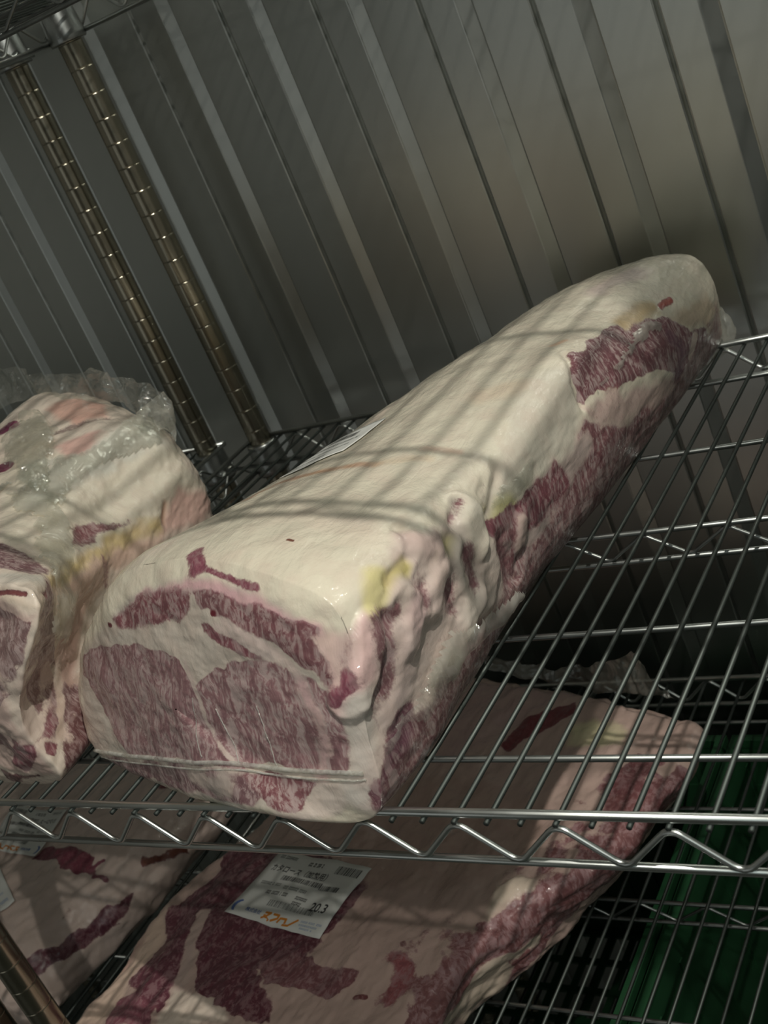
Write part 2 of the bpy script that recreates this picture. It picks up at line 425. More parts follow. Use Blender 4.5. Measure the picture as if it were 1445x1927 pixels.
def chuck_grid(N=620, MB=420, MF=20, MK=30):
    D = -446-4.5+2.2
    T = -352
    def sec(Y, rg, ft, lf, zt, dyl=0, dyb=0, wid=0):
        xs = np.linspace(rg, lf, 6)
        return [(ft,Y,D),(ft*.4+rg*.6+4,Y-2,D+38),(rg,Y-4,zt-6),(xs[1],Y+dyl*.2,zt+3),(xs[2],Y+dyl*.4,zt+5),(xs[3],Y+dyl*.6,zt+4),(xs[4],Y+dyl*.8,zt+2),(lf+12,Y+dyl*.9,zt-6),(lf,Y+dyl,zt-30),(lf+3,Y+dyl,D),(xs[3],Y+dyl*.6,D-2),(xs[1],Y,D-2)]
    S = [sec(-20,-475,-512,-862,T), sec(20,-468,-505,-866,T), sec(95,-447,-483,-866,T), sec(185,-428,-462,-864,T), sec(262,-393,-417,-858,T-2), sec(340,-326,-384,-822,T-4), sec(450,-290,-352,-790,T-6,60), sec(535,-283,-334,-765,T-8,120), sec(560,-300,-345,-755,T-22,122)]
    B = loft(S, N, MB, [0, .05, .16, .30, .44, .60, .78, .95, 1.0])
    F = cap(B[0], None, B[0].mean(0), MF, (0, -10, 0))[:-1]; K = cap(B[-1], None, B[-1].mean(0), MK, (4, 14, 0))[:-1]
    return np.concatenate([F[::-1], B, K]), MF-1, MB
def slab_grid(N=460, MB=280, MF=30, MK=20):
    D = -446-4.5+2.2
    T = -346
    def sec(Y, rg, rt, ft, zt, dyl=0):
        xs = np.linspace(rg, -1480, 6)
        return [(ft,Y,D),(rt,Y,zt-58),(rg,Y,zt-14),(xs[1],Y+dyl*.2,zt+4),(xs[2],Y+dyl*.4,zt+6),(xs[3],Y,zt+5),(xs[4],Y,zt+2),(-1468,Y,zt-6),(-1482,Y,zt-40),(-1476,Y,D),(xs[3],Y,D-2),(xs[1],Y,D-2)]
    S = [sec(80,-1080,-1045,-1055,T-22), sec(105,-1058,-1018,-1035,T-8), sec(140,-1045,-1004,-1026,T), sec(195,-1024,-988,-1012,T), sec(250,-1002,-970,-1000,T-2), sec(355,-990,-960,-990,T-4), sec(450,-985,-955,-985,T-8), sec(485,-1000,-970,-995,T-26)]
    B = loft(S, N, MB, [0, .07, .2, .36, .62, .8, .95, 1.0])
    F = cap(B[0], None, B[0].mean(0), MF, (0, -12, 0))[:-1]; K = cap(B[-1], None, B[-1].mean(0), MK, (0, 14, 0))[:-1]
    return np.concatenate([F[::-1], B, K]), MF-1, MB
# painted regions: points on each surface (model units), softness, wobble, depth, colours
OPS_LOIN = [
 ('P',[(-578,81,87),(-565,78,97),(-535,75,118),(-493,68,138),(-462,65,153),(-418,58,167),(-364,49,173),(-321,39,168),(-284,28,156),(-258,20,139),(-246,14,110),(-242,12,88),(-254,0,43),(-262,-5,23),(-289,-10,8),(-324,-13,6),(-346,-14,17),(-431,4,12),(-534,38,2),(-594,62,8),(-589,70,50)],5,3,60,{'fat': (0.62,0.55,0.48)}),  # cut face: greyer fat, its shade painted into the colour
 ('P',[(-462,65,153),(-418,58,167),(-365,50,173),(-320,39,168),(-284,28,157),(-258,21,141),(-245,15,112),(-246,11,93),(-254,11,103),(-266,18,134),(-299,28,154),(-347,39,163),(-397,52,166),(-444,61,157)],4,4,50,{'fat': (0.7,0.44,0.46),'lean': 0.22,'lc': (0.42,0.18,0.22)}),
 ('P',[(-574,74,81),(-564,80,99),(-549,75,106),(-492,59,118),(-453,49,122),(-430,41,123),(-410,34,117),(-400,28,107),(-394,24,98),(-393,21,89),(-391,17,73),(-381,11,56),(-364,1,41),(-410,6,41),(-472,22,31),(-522,38,26),(-539,47,35),(-548,55,52),(-555,62,69),(-564,70,82)],3,4,50,{'lean': 1,'lc': (0.3,0.165,0.175),'mb': 0.8}),
 ('P',[(-383,24,105),(-365,24,113),(-345,22,118),(-322,20,120),(-299,16,117),(-284,13,112),(-268,11,107),(-253,10,100),(-247,10,88),(-248,7,74),(-257,-1,42),(-263,-3,41),(-294,-2,41),(-328,2,42),(-366,3,43),(-381,9,53),(-391,16,71),(-395,21,87),(-394,24,98)],3,4,50,{'lean': 1,'lc': (0.32,0.175,0.185),'mb': 0.95}),
 ('P',[(-494,67,135),(-479,67,145),(-451,63,157),(-419,57,165),(-390,51,168),(-378,46,163),(-385,41,149),(-401,42,142),(-444,51,136),(-481,61,130)],8,4,50,{'lean': 0.95,'lc': (0.24,0.085,0.1),'mb': 0.7}),
 ('P',[(-374,46,165),(-346,40,165),(-321,34,162),(-298,29,157),(-278,25,151),(-264,21,143),(-255,18,131),(-251,14,116),(-249,12,104),(-254,11,102),(-267,11,110),(-282,15,117),(-294,18,125),(-316,24,137),(-340,31,146),(-368,39,153)],3,4,50,{'lean': 0.92,'lc': (0.23,0.1,0.11),'mb': 0.7}),
 ('P',[(-372,36,143),(-354,32,143),(-332,26,137),(-313,22,130),(-301,18,123),(-312,19,120),(-332,22,123),(-352,27,130),(-371,33,137)],3,3,50,{'lean': 0.95,'lc': (0.25,0.09,0.11),'mb': 0.6}),
 ('L',[(-400,30,113),(-394,22,92),(-396,17,70),(-385,8,54),(-371,1,42)],2.2,3,2,{'lean': 0.1,'fat': (0.62,0.5,0.46)}),
 ('L',[(-354,32,142),(-323,24,132),(-296,17,119)],3,3,2,{'lean': 0.1,'fat': (0.68,0.56,0.52)}),
 ('L',[(-344,32,146),(-316,24,136),(-290,16,121),(-281,11,104)],4,3,2,{'lean': 0.2,'fat': (0.66,0.54,0.5)}),
 ('L',[(-283,11,104),(-278,7,89),(-277,2,72),(-282,-1,53),(-291,-3,38)],7,6,5,{'lean': 0.35,'fat': (0.62,0.42,0.42)}),
 ('L',[(-248,12,98),(-249,8,83),(-255,3,63)],5,5,3,{'lean': 0.6}),
 ('P',[(-585,58,6),(-497,28,24),(-411,5,38),(-359,1,39),(-348,-10,24),(-359,-13,17),(-423,2,14),(-514,32,2),(-560,47,4)],4,4,60,{'lean': 0.8,'lc': (0.22,0.12,0.13),'mb': 0.8,'fat': (0.45,0.36,0.33)}),
 ('L',[(-423,6,29),(-382,-5,30)],9,6,4,{'lean': 0.3,'fat': (0.5,0.42,0.38)}),
 ('P',[(-364,0,39),(-330,0,35),(-296,-3,35),(-305,-5,23),(-314,-12,13),(-326,-14,12),(-342,-14,15),(-352,-9,26)],4,4,60,{'lean': 1,'lc': (0.26,0.11,0.12),'mb': 0.9}),
 ('P',[(-297,-3,34),(-268,-4,35),(-278,-8,16),(-296,-12,7),(-317,-14,6),(-308,-6,21)],4,4,60,{'lean': 0,'fat': (0.74,0.64,0.57)}),
 ('P',[(-266,-2,45),(-257,-1,44),(-267,-7,13),(-276,-8,14)],4,3,50,{'lean': 0.85,'lc': (0.26,0.12,0.13)}),
 ('P',[(-339,-15,14),(-311,-14,9),(-318,-13,5),(-341,-12,8)],3,3,50,{'lean': 0.1,'fat': (0.72,0.6,0.54)}),
 ('L',[(-375,62,181),(-360,55,178),(-341,48,175),(-324,43,172),(-304,37,168)],2.8,4,3,{'lean': 1,'lc': (0.27,0.085,0.12),'mb': 0.3}),
 ('L',[(-381,69,183),(-371,57,179)],8,5,4,{'lean': 0.8,'lc': (0.27,0.085,0.12),'mb': 0.3}),
 ('L',[(-355,36,152),(-353,36,152)],2.5,1.5,0,{'lean': 1,'lc': (0.12,0.01,0.02),'mb': 0}),
 ('L',[(-501,68,131),(-497,67,131)],2,1.5,0,{'lean': 1,'lc': (0.12,0.02,0.03),'mb': 0}),
 ('P',[(-267,19,138),(-251,22,139),(-236,24,128),(-236,26,108),(-243,12,92),(-252,11,102),(-256,15,122)],5,4,50,{'lean': 0,'fat': (0.74,0.55,0.5)}),
 ('P',[(-244,20,131),(-232,38,133),(-233,32,115),(-243,15,109),(-249,15,118)],5,4,50,{'lean': 0.45,'lc': (0.36,0.2,0.2),'fat': (0.6,0.45,0.42)}),
 ('L',[(-231,39,126),(-234,31,114),(-237,22,103),(-244,11,91),(-250,9,89)],13,4,3,{'lean': 0,'fat': (0.86,0.6,0.58),'disp': 5}),
 ('L',[(-243,15,109),(-244,13,101),(-255,9,94)],6,4,3,{'lean': 1,'lc': (0.27,0.085,0.12),'mb': 0.3}),
 ('L',[(-241,11,84),(-252,0,43),(-263,-5,21)],13,6,3,{'lean': 0,'fat': (0.7,0.64,0.58)}),
 ('P',[(-230,46,141),(-227,71,148),(-234,115,155),(-225,148,132),(-225,191,125),(-224,222,105),(-222,270,91),(-218,313,90),(-211,361,88),(-207,392,91),(-212,438,28),(-229,376,12),(-246,332,1),(-253,262,2),(-248,188,6),(-245,129,10),(-248,73,5),(-250,26,11),(-261,-1,3),(-250,0,39),(-241,19,77),(-234,32,107)],8,6,70,{'lean': 0.3,'lc': (0.3,0.15,0.16),'fat': (0.7,0.58,0.52),'mb': 0.6}),
 ('P',[(-219,417,144),(-215,453,139),(-214,492,134),(-207,543,121),(-201,566,111),(-195,590,99),(-190,604,86),(-186,621,70),(-184,660,54),(-188,683,33),(-194,674,19),(-195,631,25),(-194,564,47),(-193,531,70),(-197,489,80),(-201,451,92),(-204,418,105),(-206,393,104),(-208,387,113),(-211,399,132)],3,4,60,{'lean': 0.95,'lc': (0.24,0.1,0.115),'mb': 0.95}),
 ('P',[(-184,647,74),(-184,714,62),(-192,728,25),(-202,719,4),(-202,674,6),(-196,612,27),(-189,633,41),(-187,670,39)],5,5,60,{'lean': 0.5,'lc': (0.32,0.15,0.15),'fat': (0.62,0.48,0.38)}),
 ('P',[(-191,617,92),(-184,690,78),(-184,705,56),(-184,684,49),(-186,622,71),(-192,600,92)],6,4,60,{'lean': 0.1,'fat': (0.66,0.54,0.4)}),
 ('L',[(-198,601,105),(-196,624,104)],4,3,2,{'lean': 1,'lc': (0.4,0.07,0.05),'mb': 0}),
 ('L',[(-210,526,126),(-207,560,119),(-201,590,111)],9,7,4,{'lean': 0.15,'fat': (0.7,0.52,0.3)}),
 ('L',[(-203,421,83),(-202,437,79)],6,3,3,{'lean': 1,'lc': (0.34,0.05,0.06),'mb': 0.2}),
 ('P',[(-207,385,95),(-206,402,81),(-203,452,54),(-196,530,51),(-207,670,2),(-213,610,1),(-219,459,12),(-230,404,5),(-242,356,1),(-247,315,2),(-251,270,2),(-238,227,30),(-230,234,64),(-226,222,86),(-223,259,90),(-220,290,94),(-213,348,85),(-209,371,97)],6,6,70,{'lean': 0.72,'lc': (0.27,0.12,0.13),'mb': 0.9,'fat': (0.62,0.46,0.42)}),
 ('P',[(-245,352,148),(-217,403,142),(-208,390,119),(-208,377,99),(-213,353,82),(-220,291,95),(-223,252,95),(-224,222,103),(-225,248,123),(-234,302,139)],6,5,60,{'lean': 0,'fat': (0.74,0.69,0.58)}),
 ('L',[(-229,272,55),(-218,332,69),(-210,373,76)],12,8,6,{'lean': 0.15,'fat': (0.62,0.5,0.46)}),
 ('L',[(-224,214,105),(-224,249,93)],9,5,3,{'lean': 0,'fat': (0.72,0.66,0.36)}),
 ('L',[(-227,66,146),(-227,59,144),(-228,52,136)],12,5,3,{'lean': 0,'fat': (0.78,0.7,0.36)}),
 ('L',[(-226,72,142),(-225,94,139)],6,4,3,{'lean': 0,'fat': (0.7,0.6,0.25),'disp': -3}),
 ('L',[(-224,130,128),(-224,152,119)],7,5,3,{'lean': 0,'fat': (0.52,0.46,0.24),'disp': -3}),
 ('L',[(-224,177,110),(-224,183,106)],5,3,2,{'lean': 0,'fat': (0.7,0.56,0.26)}),
 ('L',[(-224,131,120),(-225,122,111),(-227,106,100)],12,6,3,{'lean': 0,'fat': (0.82,0.66,0.6),'disp': 5}),
 ('L',[(-226,91,114),(-227,81,104),(-230,70,95)],12,6,3,{'lean': 0,'fat': (0.86,0.64,0.62),'disp': 5}),
 ('L',[(-224,158,107),(-227,159,88),(-230,161,70),(-233,145,59)],13,6,3,{'lean': 0,'fat': (0.72,0.64,0.56),'disp': 5}),
 ('L',[(-227,193,85),(-230,193,71),(-232,179,61)],17,6,3,{'lean': 0,'fat': (0.8,0.68,0.6),'disp': 5}),
 ('L',[(-225,188,124),(-224,186,107)],17,6,3,{'lean': 0,'fat': (0.8,0.74,0.62),'disp': 5}),
 ('L',[(-229,113,149),(-225,120,139),(-225,136,134)],9,6,3,{'lean': 0,'fat': (0.62,0.48,0.44),'disp': 5}),
 ('L',[(-225,79,129),(-226,68,126)],10,6,3,{'lean': 0,'fat': (0.66,0.56,0.5),'disp': 5}),
 ('L',[(-226,257,74),(-230,250,62)],9,6,3,{'lean': 0,'fat': (0.6,0.46,0.42),'disp': 5}),
 ('L',[(-224,103,123),(-226,99,109)],5,8,5,{'lean': 0.8,'lc': (0.27,0.13,0.14),'mb': 0.4,'disp': -5}),
 ('L',[(-226,135,99),(-230,129,78)],5,8,5,{'lean': 0.8,'lc': (0.27,0.13,0.14),'mb': 0.4,'disp': -5}),
 ('L',[(-225,164,102),(-228,162,80)],8,8,5,{'lean': 0.8,'lc': (0.27,0.13,0.14),'mb': 0.4,'disp': -5}),
 ('L',[(-228,220,75),(-232,223,60),(-235,228,43)],8,8,5,{'lean': 0.8,'lc': (0.27,0.13,0.14),'mb': 0.4,'disp': -5}),
 ('L',[(-232,247,52),(-235,238,41)],5,8,5,{'lean': 0.8,'lc': (0.27,0.13,0.14),'mb': 0.4,'disp': -5}),
 ('L',[(-226,67,120),(-228,54,119)],8,8,5,{'lean': 0.8,'lc': (0.27,0.13,0.14),'mb': 0.4,'disp': -5}),
 ('L',[(-227,190,133),(-225,170,130)],4,8,5,{'lean': 0.8,'lc': (0.27,0.13,0.14),'mb': 0.4,'disp': -5}),
 ('L',[(-225,227,124),(-224,216,114),(-225,207,94)],4,8,5,{'lean': 0.8,'lc': (0.27,0.13,0.14),'mb': 0.4,'disp': -5}),
 ('L',[(-225,276,73),(-223,301,68),(-219,322,70)],14,8,6,{'lean': 0.9,'lc': (0.27,0.1,0.12),'mb': 0.7}),
 ('L',[(-225,213,93),(-224,258,85),(-221,296,79)],6,5,5,{'lean': 0.9,'lc': (0.27,0.1,0.12),'mb': 0.6}),
 ('L',[(-229,47,121),(-233,47,97),(-240,34,70)],15,10,5,{'lean': 0.75,'lc': (0.27,0.14,0.15),'mb': 0.8}),
 ('L',[(-230,64,102),(-236,59,75),(-241,32,64)],10,8,4,{'lean': 0.1,'fat': (0.72,0.58,0.54),'disp': 3}),
 ('L',[(-241,39,47),(-245,21,28),(-251,7,15)],14,6,5,{'lean': 0.95,'lc': (0.17,0.075,0.1),'mb': 0.4}),
 ('L',[(-238,94,34),(-241,73,25),(-242,53,27)],12,6,5,{'lean': 0.8,'lc': (0.18,0.08,0.09),'mb': 0.6}),
 ('L',[(-239,133,24),(-238,108,32)],8,5,4,{'lean': 0.9,'lc': (0.16,0.07,0.07),'mb': 0.4}),
 ('P',[(-186,705,42),(-203,730,4),(-209,637,3),(-223,490,3),(-237,384,1),(-249,305,2),(-252,212,3),(-248,132,5),(-253,57,1),(-259,3,4),(-249,0,24),(-242,40,32),(-237,108,40),(-236,180,41),(-233,257,45),(-225,324,43),(-209,416,46),(-197,529,46),(-189,631,41)],8,6,80,{'lean': 0.62,'lc': (0.25,0.12,0.13),'fat': (0.55,0.4,0.36),'mb': 0.9}),
 ('P',[(-207,390,108),(-203,422,101),(-197,488,75),(-194,544,55),(-196,602,29),(-200,515,42),(-204,442,59),(-206,399,82)],6,6,60,{'lean': 0.34,'lc': (0.33,0.14,0.14),'fat': (0.62,0.47,0.42),'mb': 0.7}),
 ('L',[(-190,582,80),(-188,591,68),(-190,596,49),(-193,581,42)],9,5,4,{'lean': 0.95,'lc': (0.2,0.085,0.12),'mb': 0.3}),
 ('L',[(-185,631,56),(-189,619,44)],7,4,3,{'lean': 0,'fat': (0.66,0.52,0.46)}),
 ('L',[(-239,124,157),(-227,107,146),(-226,102,141)],4,4,2,{'disp': -4}),
 ('L',[(-228,186,135),(-225,167,127),(-224,170,115)],5,5,2,{'disp': -4,'fat': (0.62,0.55,0.48)}),
 ('L',[(-226,253,125),(-223,225,109),(-225,200,95)],5,5,2,{'disp': -5,'fat': (0.66,0.6,0.5)}),
 ('L',[(-219,420,144),(-210,394,127),(-207,390,108)],4,4,2,{'disp': -4}),
 ('L',[(-406,177,170),(-400,208,165),(-372,211,167),(-339,218,166),(-306,216,164)],5,4,3,{'lean': 0,'fat': (0.58,0.37,0.24)}),
 ('L',[(-309,218,164),(-285,225,158),(-271,233,153)],5,5,3,{'lean': 0,'fat': (0.72,0.58,0.42),'k': 0.7}),
 ('L',[(-252,589,141),(-226,642,132)],12,9,5,{'lean': 0,'fat': (0.62,0.48,0.46),'k': 0.7}),
 ('L',[(-240,442,148),(-237,452,146)],5,3,3,{'fat': (0.74,0.5,0.34)}),
 ('L',[(-279,248,154),(-254,253,146)],4,4,3,{'fat': (0.78,0.55,0.42),'k': 0.7}),
 ('L',[(-271,345,151),(-248,357,149)],14,8,4,{'fat': (0.78,0.63,0.46),'k': 0.5}),
 ('L',[(-321,126,178),(-245,98,163)],12,9,4,{'fat': (0.84,0.7,0.58),'k': 0.35}),
 ('L',[(-458,89,174),(-437,106,178)],10,9,4,{'fat': (0.8,0.66,0.58),'k': 0.4}),
 ('L',[(-384,303,153),(-383,408,144)],10,8,4,{'fat': (0.74,0.6,0.52),'k': 0.5}),
 ('L',[(-208,539,122),(-206,555,119)],8,5,2,{'fat': (0.72,0.56,0.34)}),
 ('L',[(-301,81,178),(-296,80,177)],1.6,1,0,{'lean': 0.8,'lc': (0.2,0.08,0.05),'mb': 0})]
OPS_BUNDLE = [
 ('P',[(-648,121,188),(-640,140,177),(-622,139,163),(-598,116,152),(-624,159,133),(-658,238,115),(-670,318,89),(-699,424,57),(-697,424,66),(-683,403,111),(-698,424,121),(-689,403,144),(-703,356,169),(-770,252,205)],6,5,90,{'fat': (0.8,0.73,0.6)}),
 ('P',[(-762,272,204),(-729,297,196),(-713,338,186),(-718,383,182),(-716,411,170),(-701,407,160),(-696,409,152),(-690,407,142),(-695,354,155),(-697,288,169),(-693,228,176),(-695,199,186)],7,4,90,{'fat': (0.7,0.68,0.6)}),
 ('P',[(-815,383,222),(-796,417,212),(-764,419,197),(-741,394,193),(-754,358,204),(-795,373,216)],5,4,80,{'fat': (0.72,0.44,0.36)}),
 ('P',[(-744,309,202),(-736,334,199),(-719,352,190),(-712,314,188),(-721,298,193)],5,4,80,{'fat': (0.74,0.48,0.42)}),
 ('L',[(-764,341,208),(-751,360,203),(-738,387,193)],7,5,4,{'lean': 0.6,'lc': (0.3,0.22,0.2),'mb': 0.2,'disp': -4}),
 ('L',[(-838,333,225),(-831,345,225)],9,4,3,{'lean': 1,'lc': (0.2,0.03,0.09),'mb': 0.2}),
 ('L',[(-783,267,209),(-781,270,209)],9,4,3,{'lean': 1,'lc': (0.2,0.03,0.08),'mb': 0.2}),
 ('P',[(-664,208,152),(-669,236,141),(-669,265,125),(-669,290,112),(-666,270,114),(-660,233,128),(-646,193,140),(-647,188,147)],8,6,60,{'lean': 0.85,'lc': (0.24,0.09,0.1),'mb': 0.5}),
 ('P',[(-675,349,99),(-677,371,104),(-696,424,68),(-700,424,46),(-683,376,57),(-669,305,82)],8,4,60,{'fat': (0.78,0.52,0.45),'lean': 0.12}),
 ('P',[(-589,98,147),(-656,232,117),(-670,313,84),(-670,307,77),(-658,221,92),(-642,157,87),(-640,123,64),(-622,84,91)],8,5,70,{'fat': (0.74,0.53,0.43),'lean': 0.25,'lc': (0.36,0.17,0.16),'mb': 0.5}),
 ('L',[(-590,103,156),(-616,145,141),(-656,232,117),(-667,282,106),(-670,316,92)],7,6,5,{'fat': (0.74,0.58,0.3),'lean': 0}),
 ('L',[(-674,341,102),(-671,328,89)],4,4,2,{'fat': (0.6,0.38,0.28),'disp': -3}),
 ('L',[(-650,215,115),(-655,208,88)],5,5,4,{'lean': 0.6,'lc': (0.34,0.17,0.16)}),
 ('P',[(-617,119,115),(-642,159,91),(-643,137,61),(-640,121,53),(-635,108,44),(-633,90,53),(-630,101,82)],6,5,60,{'fat': (0.6,0.41,0.35),'lean': 0.15,'lc': (0.34,0.18,0.17)}),
 ('P',[(-633,90,53),(-636,112,46),(-626,95,27),(-628,83,-2),(-621,71,2),(-618,42,1),(-615,30,9),(-619,57,31)],7,5,70,{'lean': 0.9,'lc': (0.16,0.075,0.075),'mb': 0.4}),
 ('P',[(-571,74,160),(-595,108,143),(-628,154,115),(-625,130,109),(-626,110,95),(-625,95,90),(-612,85,107),(-583,71,136),(-556,58,162)],5,4,45,{'lean': 0,'fat': (0.76,0.64,0.52),'disp': 2}),
 ('P',[(-632,59,178),(-595,60,174),(-573,75,159),(-556,54,156),(-605,80,115),(-633,88,63),(-619,55,33),(-615,30,11),(-652,28,12),(-722,29,25)],4,3,35,{'lean': 0.1,'fat': (0.64,0.48,0.43)}),
 ('P',[(-633,58,175),(-589,53,161),(-574,51,157),(-562,50,153),(-584,68,134),(-612,85,107),(-627,89,83),(-632,84,60),(-627,71,46),(-621,56,37),(-618,47,33),(-705,31,48)],3.5,3,35,{'lean': 1,'lc': (0.27,0.17,0.165),'mb': 0.8}),
 ('P',[(-611,38,127),(-591,35,118),(-603,44,102),(-617,47,81),(-624,48,61),(-619,40,43),(-626,23,57),(-624,23,65),(-610,27,82),(-605,29,100),(-612,36,122)],3.5,3,35,{'lean': 0,'fat': (0.66,0.54,0.47)}),
 ('L',[(-633,101,75),(-631,84,52),(-619,55,33)],4,4,2,{'lean': 0,'fat': (0.66,0.52,0.43)}),
 ('P',[(-637,24,51),(-617,31,46),(-619,26,35),(-649,28,14),(-658,29,25)],3,3,35,{'lean': 1,'lc': (0.27,0.11,0.13),'mb': 0.6}),
 ('P',[(-616,33,38),(-616,44,29),(-613,33,24),(-613,28,32)],3,3,35,{'lean': 1,'lc': (0.26,0.09,0.11),'mb': 0.5}),
 ('P',[(-676,113,196),(-640,129,182),(-622,126,172),(-602,112,167),(-585,88,170),(-635,70,189)],5,6,45,{'lean': 0.8,'lc': (0.2,0.1,0.11),'mb': 0.7}),
 ('P',[(-634,68,188),(-588,96,166),(-584,93,155),(-632,61,181)],3,2,45,{'lean': 0,'fat': (0.64,0.6,0.53)}),
 ('L',[(-610,60,177),(-586,61,175),(-566,60,171),(-577,82,157)],2.2,2,1,{'lean': 1,'lc': (0.2,0.06,0.06),'mb': 0,'disp': -3})]
OPS_CHUCK = [
 ('P',[(-827,311,-364),(-743,303,-353),(-673,299,-351),(-586,282,-350),(-587,205,-347),(-599,180,-347),(-587,172,-347),(-607,160,-347),(-580,149,-347),(-604,133,-347),(-641,142,-347),(-657,135,-347),(-614,102,-347),(-602,72,-347),(-656,75,-347),(-706,95,-348),(-746,133,-349),(-769,191,-350),(-770,160,-349),(-756,111,-349),(-746,70,-349),(-780,81,-350),(-839,181,-355),(-841,214,-356),(-819,247,-355),(-813,273,-356)],4,7,60,{'lean': 1,'lc': (0.135,0.038,0.055),'mb': 0.45}),
 ('P',[(-850,216,-358),(-822,163,-353),(-816,138,-352),(-822,102,-353),(-815,73,-352),(-812,45,-352),(-859,35,-360),(-862,113,-362),(-861,168,-362)],5,5,60,{'lean': 0,'fat': (0.76,0.57,0.46)}),
 ('L',[(-854,157,-358),(-856,130,-359)],9,7,5,{'fat': (0.58,0.38,0.32)}),
 ('P',[(-846,213,-357),(-810,247,-354),(-808,306,-358),(-779,195,-350),(-763,168,-349),(-758,131,-349),(-748,82,-349),(-745,63,-349),(-795,79,-351),(-822,102,-353),(-812,139,-352),(-824,177,-353)],4,7,60,{'lean': 1,'lc': (0.15,0.045,0.065),'mb': 0.5}),
 ('L',[(-780,201,-351),(-770,168,-349),(-756,131,-349),(-744,98,-349)],9,6,4,{'lean': 0,'fat': (0.56,0.42,0.38)}),
 ('P',[(-749,98,-349),(-716,96,-348),(-676,86,-348),(-643,65,-347),(-730,46,-348),(-739,65,-348)],5,5,60,{'lean': 0,'fat': (0.8,0.68,0.58)}),
 ('P',[(-818,77,-352),(-795,84,-351),(-754,70,-349),(-743,51,-349),(-806,38,-351)],4,5,60,{'lean': 1,'lc': (0.26,0.09,0.12),'mb': 0.5}),
 ('P',[(-659,141,-347),(-619,157,-347),(-574,151,-347),(-525,149,-349),(-528,136,-349),(-551,111,-348),(-582,119,-347),(-607,117,-347),(-628,117,-347),(-642,125,-347)],3,5,60,{'lean': 1,'lc': (0.24,0.1,0.11),'mb': 0.7}),
 ('P',[(-582,198,-347),(-582,282,-350),(-501,292,-350),(-429,273,-353),(-440,216,-352),(-451,157,-352),(-523,150,-349),(-574,151,-347),(-593,169,-347)],7,6,60,{'fat': (0.6,0.43,0.38),'lean': 0.15,'lc': (0.36,0.2,0.2)}),
 ('L',[(-493,165,-350),(-474,145,-350),(-483,122,-350)],11,7,7,{'lean': 0.85,'lc': (0.34,0.11,0.12),'mb': 0.6}),
 ('L',[(-518,118,-349),(-508,120,-350)],3,2,2,{'lean': 1,'lc': (0.2,0.06,0.06)}),
 ('L',[(-495,185,-350),(-493,183,-350)],2.5,2,1,{'lean': 1,'lc': (0.15,0.05,0.04)}),
 ('P',[(-378,290,-356),(-398,267,-356),(-416,235,-355),(-433,198,-354),(-443,147,-354),(-454,97,-354),(-443,100,-360),(-434,139,-366),(-426,176,-378),(-411,221,-386),(-386,271,-398)],4,6,60,{'lean': 0.9,'lc': (0.27,0.11,0.12),'mb': 0.85}),
 ('P',[(-365,429,-355),(-323,434,-357),(-292,477,-361),(-288,486,-390),(-314,447,-415),(-323,366,-397),(-338,327,-392),(-366,305,-412),(-399,267,-429),(-424,231,-438),(-443,187,-427),(-450,147,-418),(-454,82,-355),(-454,128,-352),(-445,181,-352),(-422,226,-355),(-406,260,-355),(-384,301,-354),(-363,354,-355)],5,6,60,{'lean': 0.92,'lc': (0.25,0.11,0.11),'mb': 0.85}),
 ('P',[(-439,159,-397),(-425,186,-384),(-417,220,-399),(-416,234,-421),(-434,221,-442),(-448,189,-436),(-453,165,-432)],5,5,60,{'lean': 0,'fat': (0.62,0.51,0.41)}),
 ('P',[(-419,226,-356),(-426,274,-353),(-413,290,-353),(-390,289,-355),(-386,272,-358),(-406,258,-355)],5,4,60,{'lean': 0,'fat': (0.66,0.55,0.45),'disp': 3}),
 ('P',[(-706,429,-355),(-563,447,-353),(-421,397,-353),(-398,336,-354),(-430,295,-353),(-476,262,-351),(-606,258,-349)],9,7,60,{'lean': 0.2,'fat': (0.5,0.35,0.3),'lc': (0.32,0.18,0.17)}),
 ('L',[(-400,257,-409),(-424,201,-394),(-441,169,-409),(-445,124,-396)],8,5,5,{'lean': 0,'fat': (0.64,0.54,0.44)}),
 ('L',[(-328,366,-403),(-352,306,-391),(-386,280,-412)],6,5,5,{'lean': 0.9,'lc': (0.24,0.1,0.1)}),
 ('P',[(-521,495,-353),(-506,543,-353),(-478,563,-354),(-447,576,-355),(-440,551,-354),(-458,535,-353),(-492,507,-353),(-502,486,-353)],3,4,60,{'lean': 1,'lc': (0.2,0.025,0.035),'mb': 0.1}),
 ('P',[(-437,525,-354),(-414,541,-354),(-367,529,-356),(-362,498,-356),(-392,490,-355),(-427,497,-354)],7,5,60,{'lean': 0,'fat': (0.72,0.66,0.42)}),
 ('P',[(-365,429,-355),(-323,436,-357),(-307,423,-359),(-305,392,-362),(-314,360,-363),(-342,378,-356)],5,6,60,{'lean': 0.85,'lc': (0.22,0.09,0.09),'mb': 0.5}),
 ('P',[(-289,433,-370),(-281,474,-373),(-301,463,-402),(-320,438,-419),(-314,398,-399),(-296,410,-366)],5,6,60,{'lean': 0.85,'lc': (0.21,0.08,0.085),'mb': 0.5}),
 ('P',[(-684,648,-362),(-612,638,-363),(-512,611,-362),(-448,594,-362),(-489,567,-354),(-523,530,-353),(-551,482,-353),(-595,468,-354)],7,6,60,{'fat': (0.52,0.36,0.34),'lean': 0.25,'lc': (0.34,0.2,0.2)})]
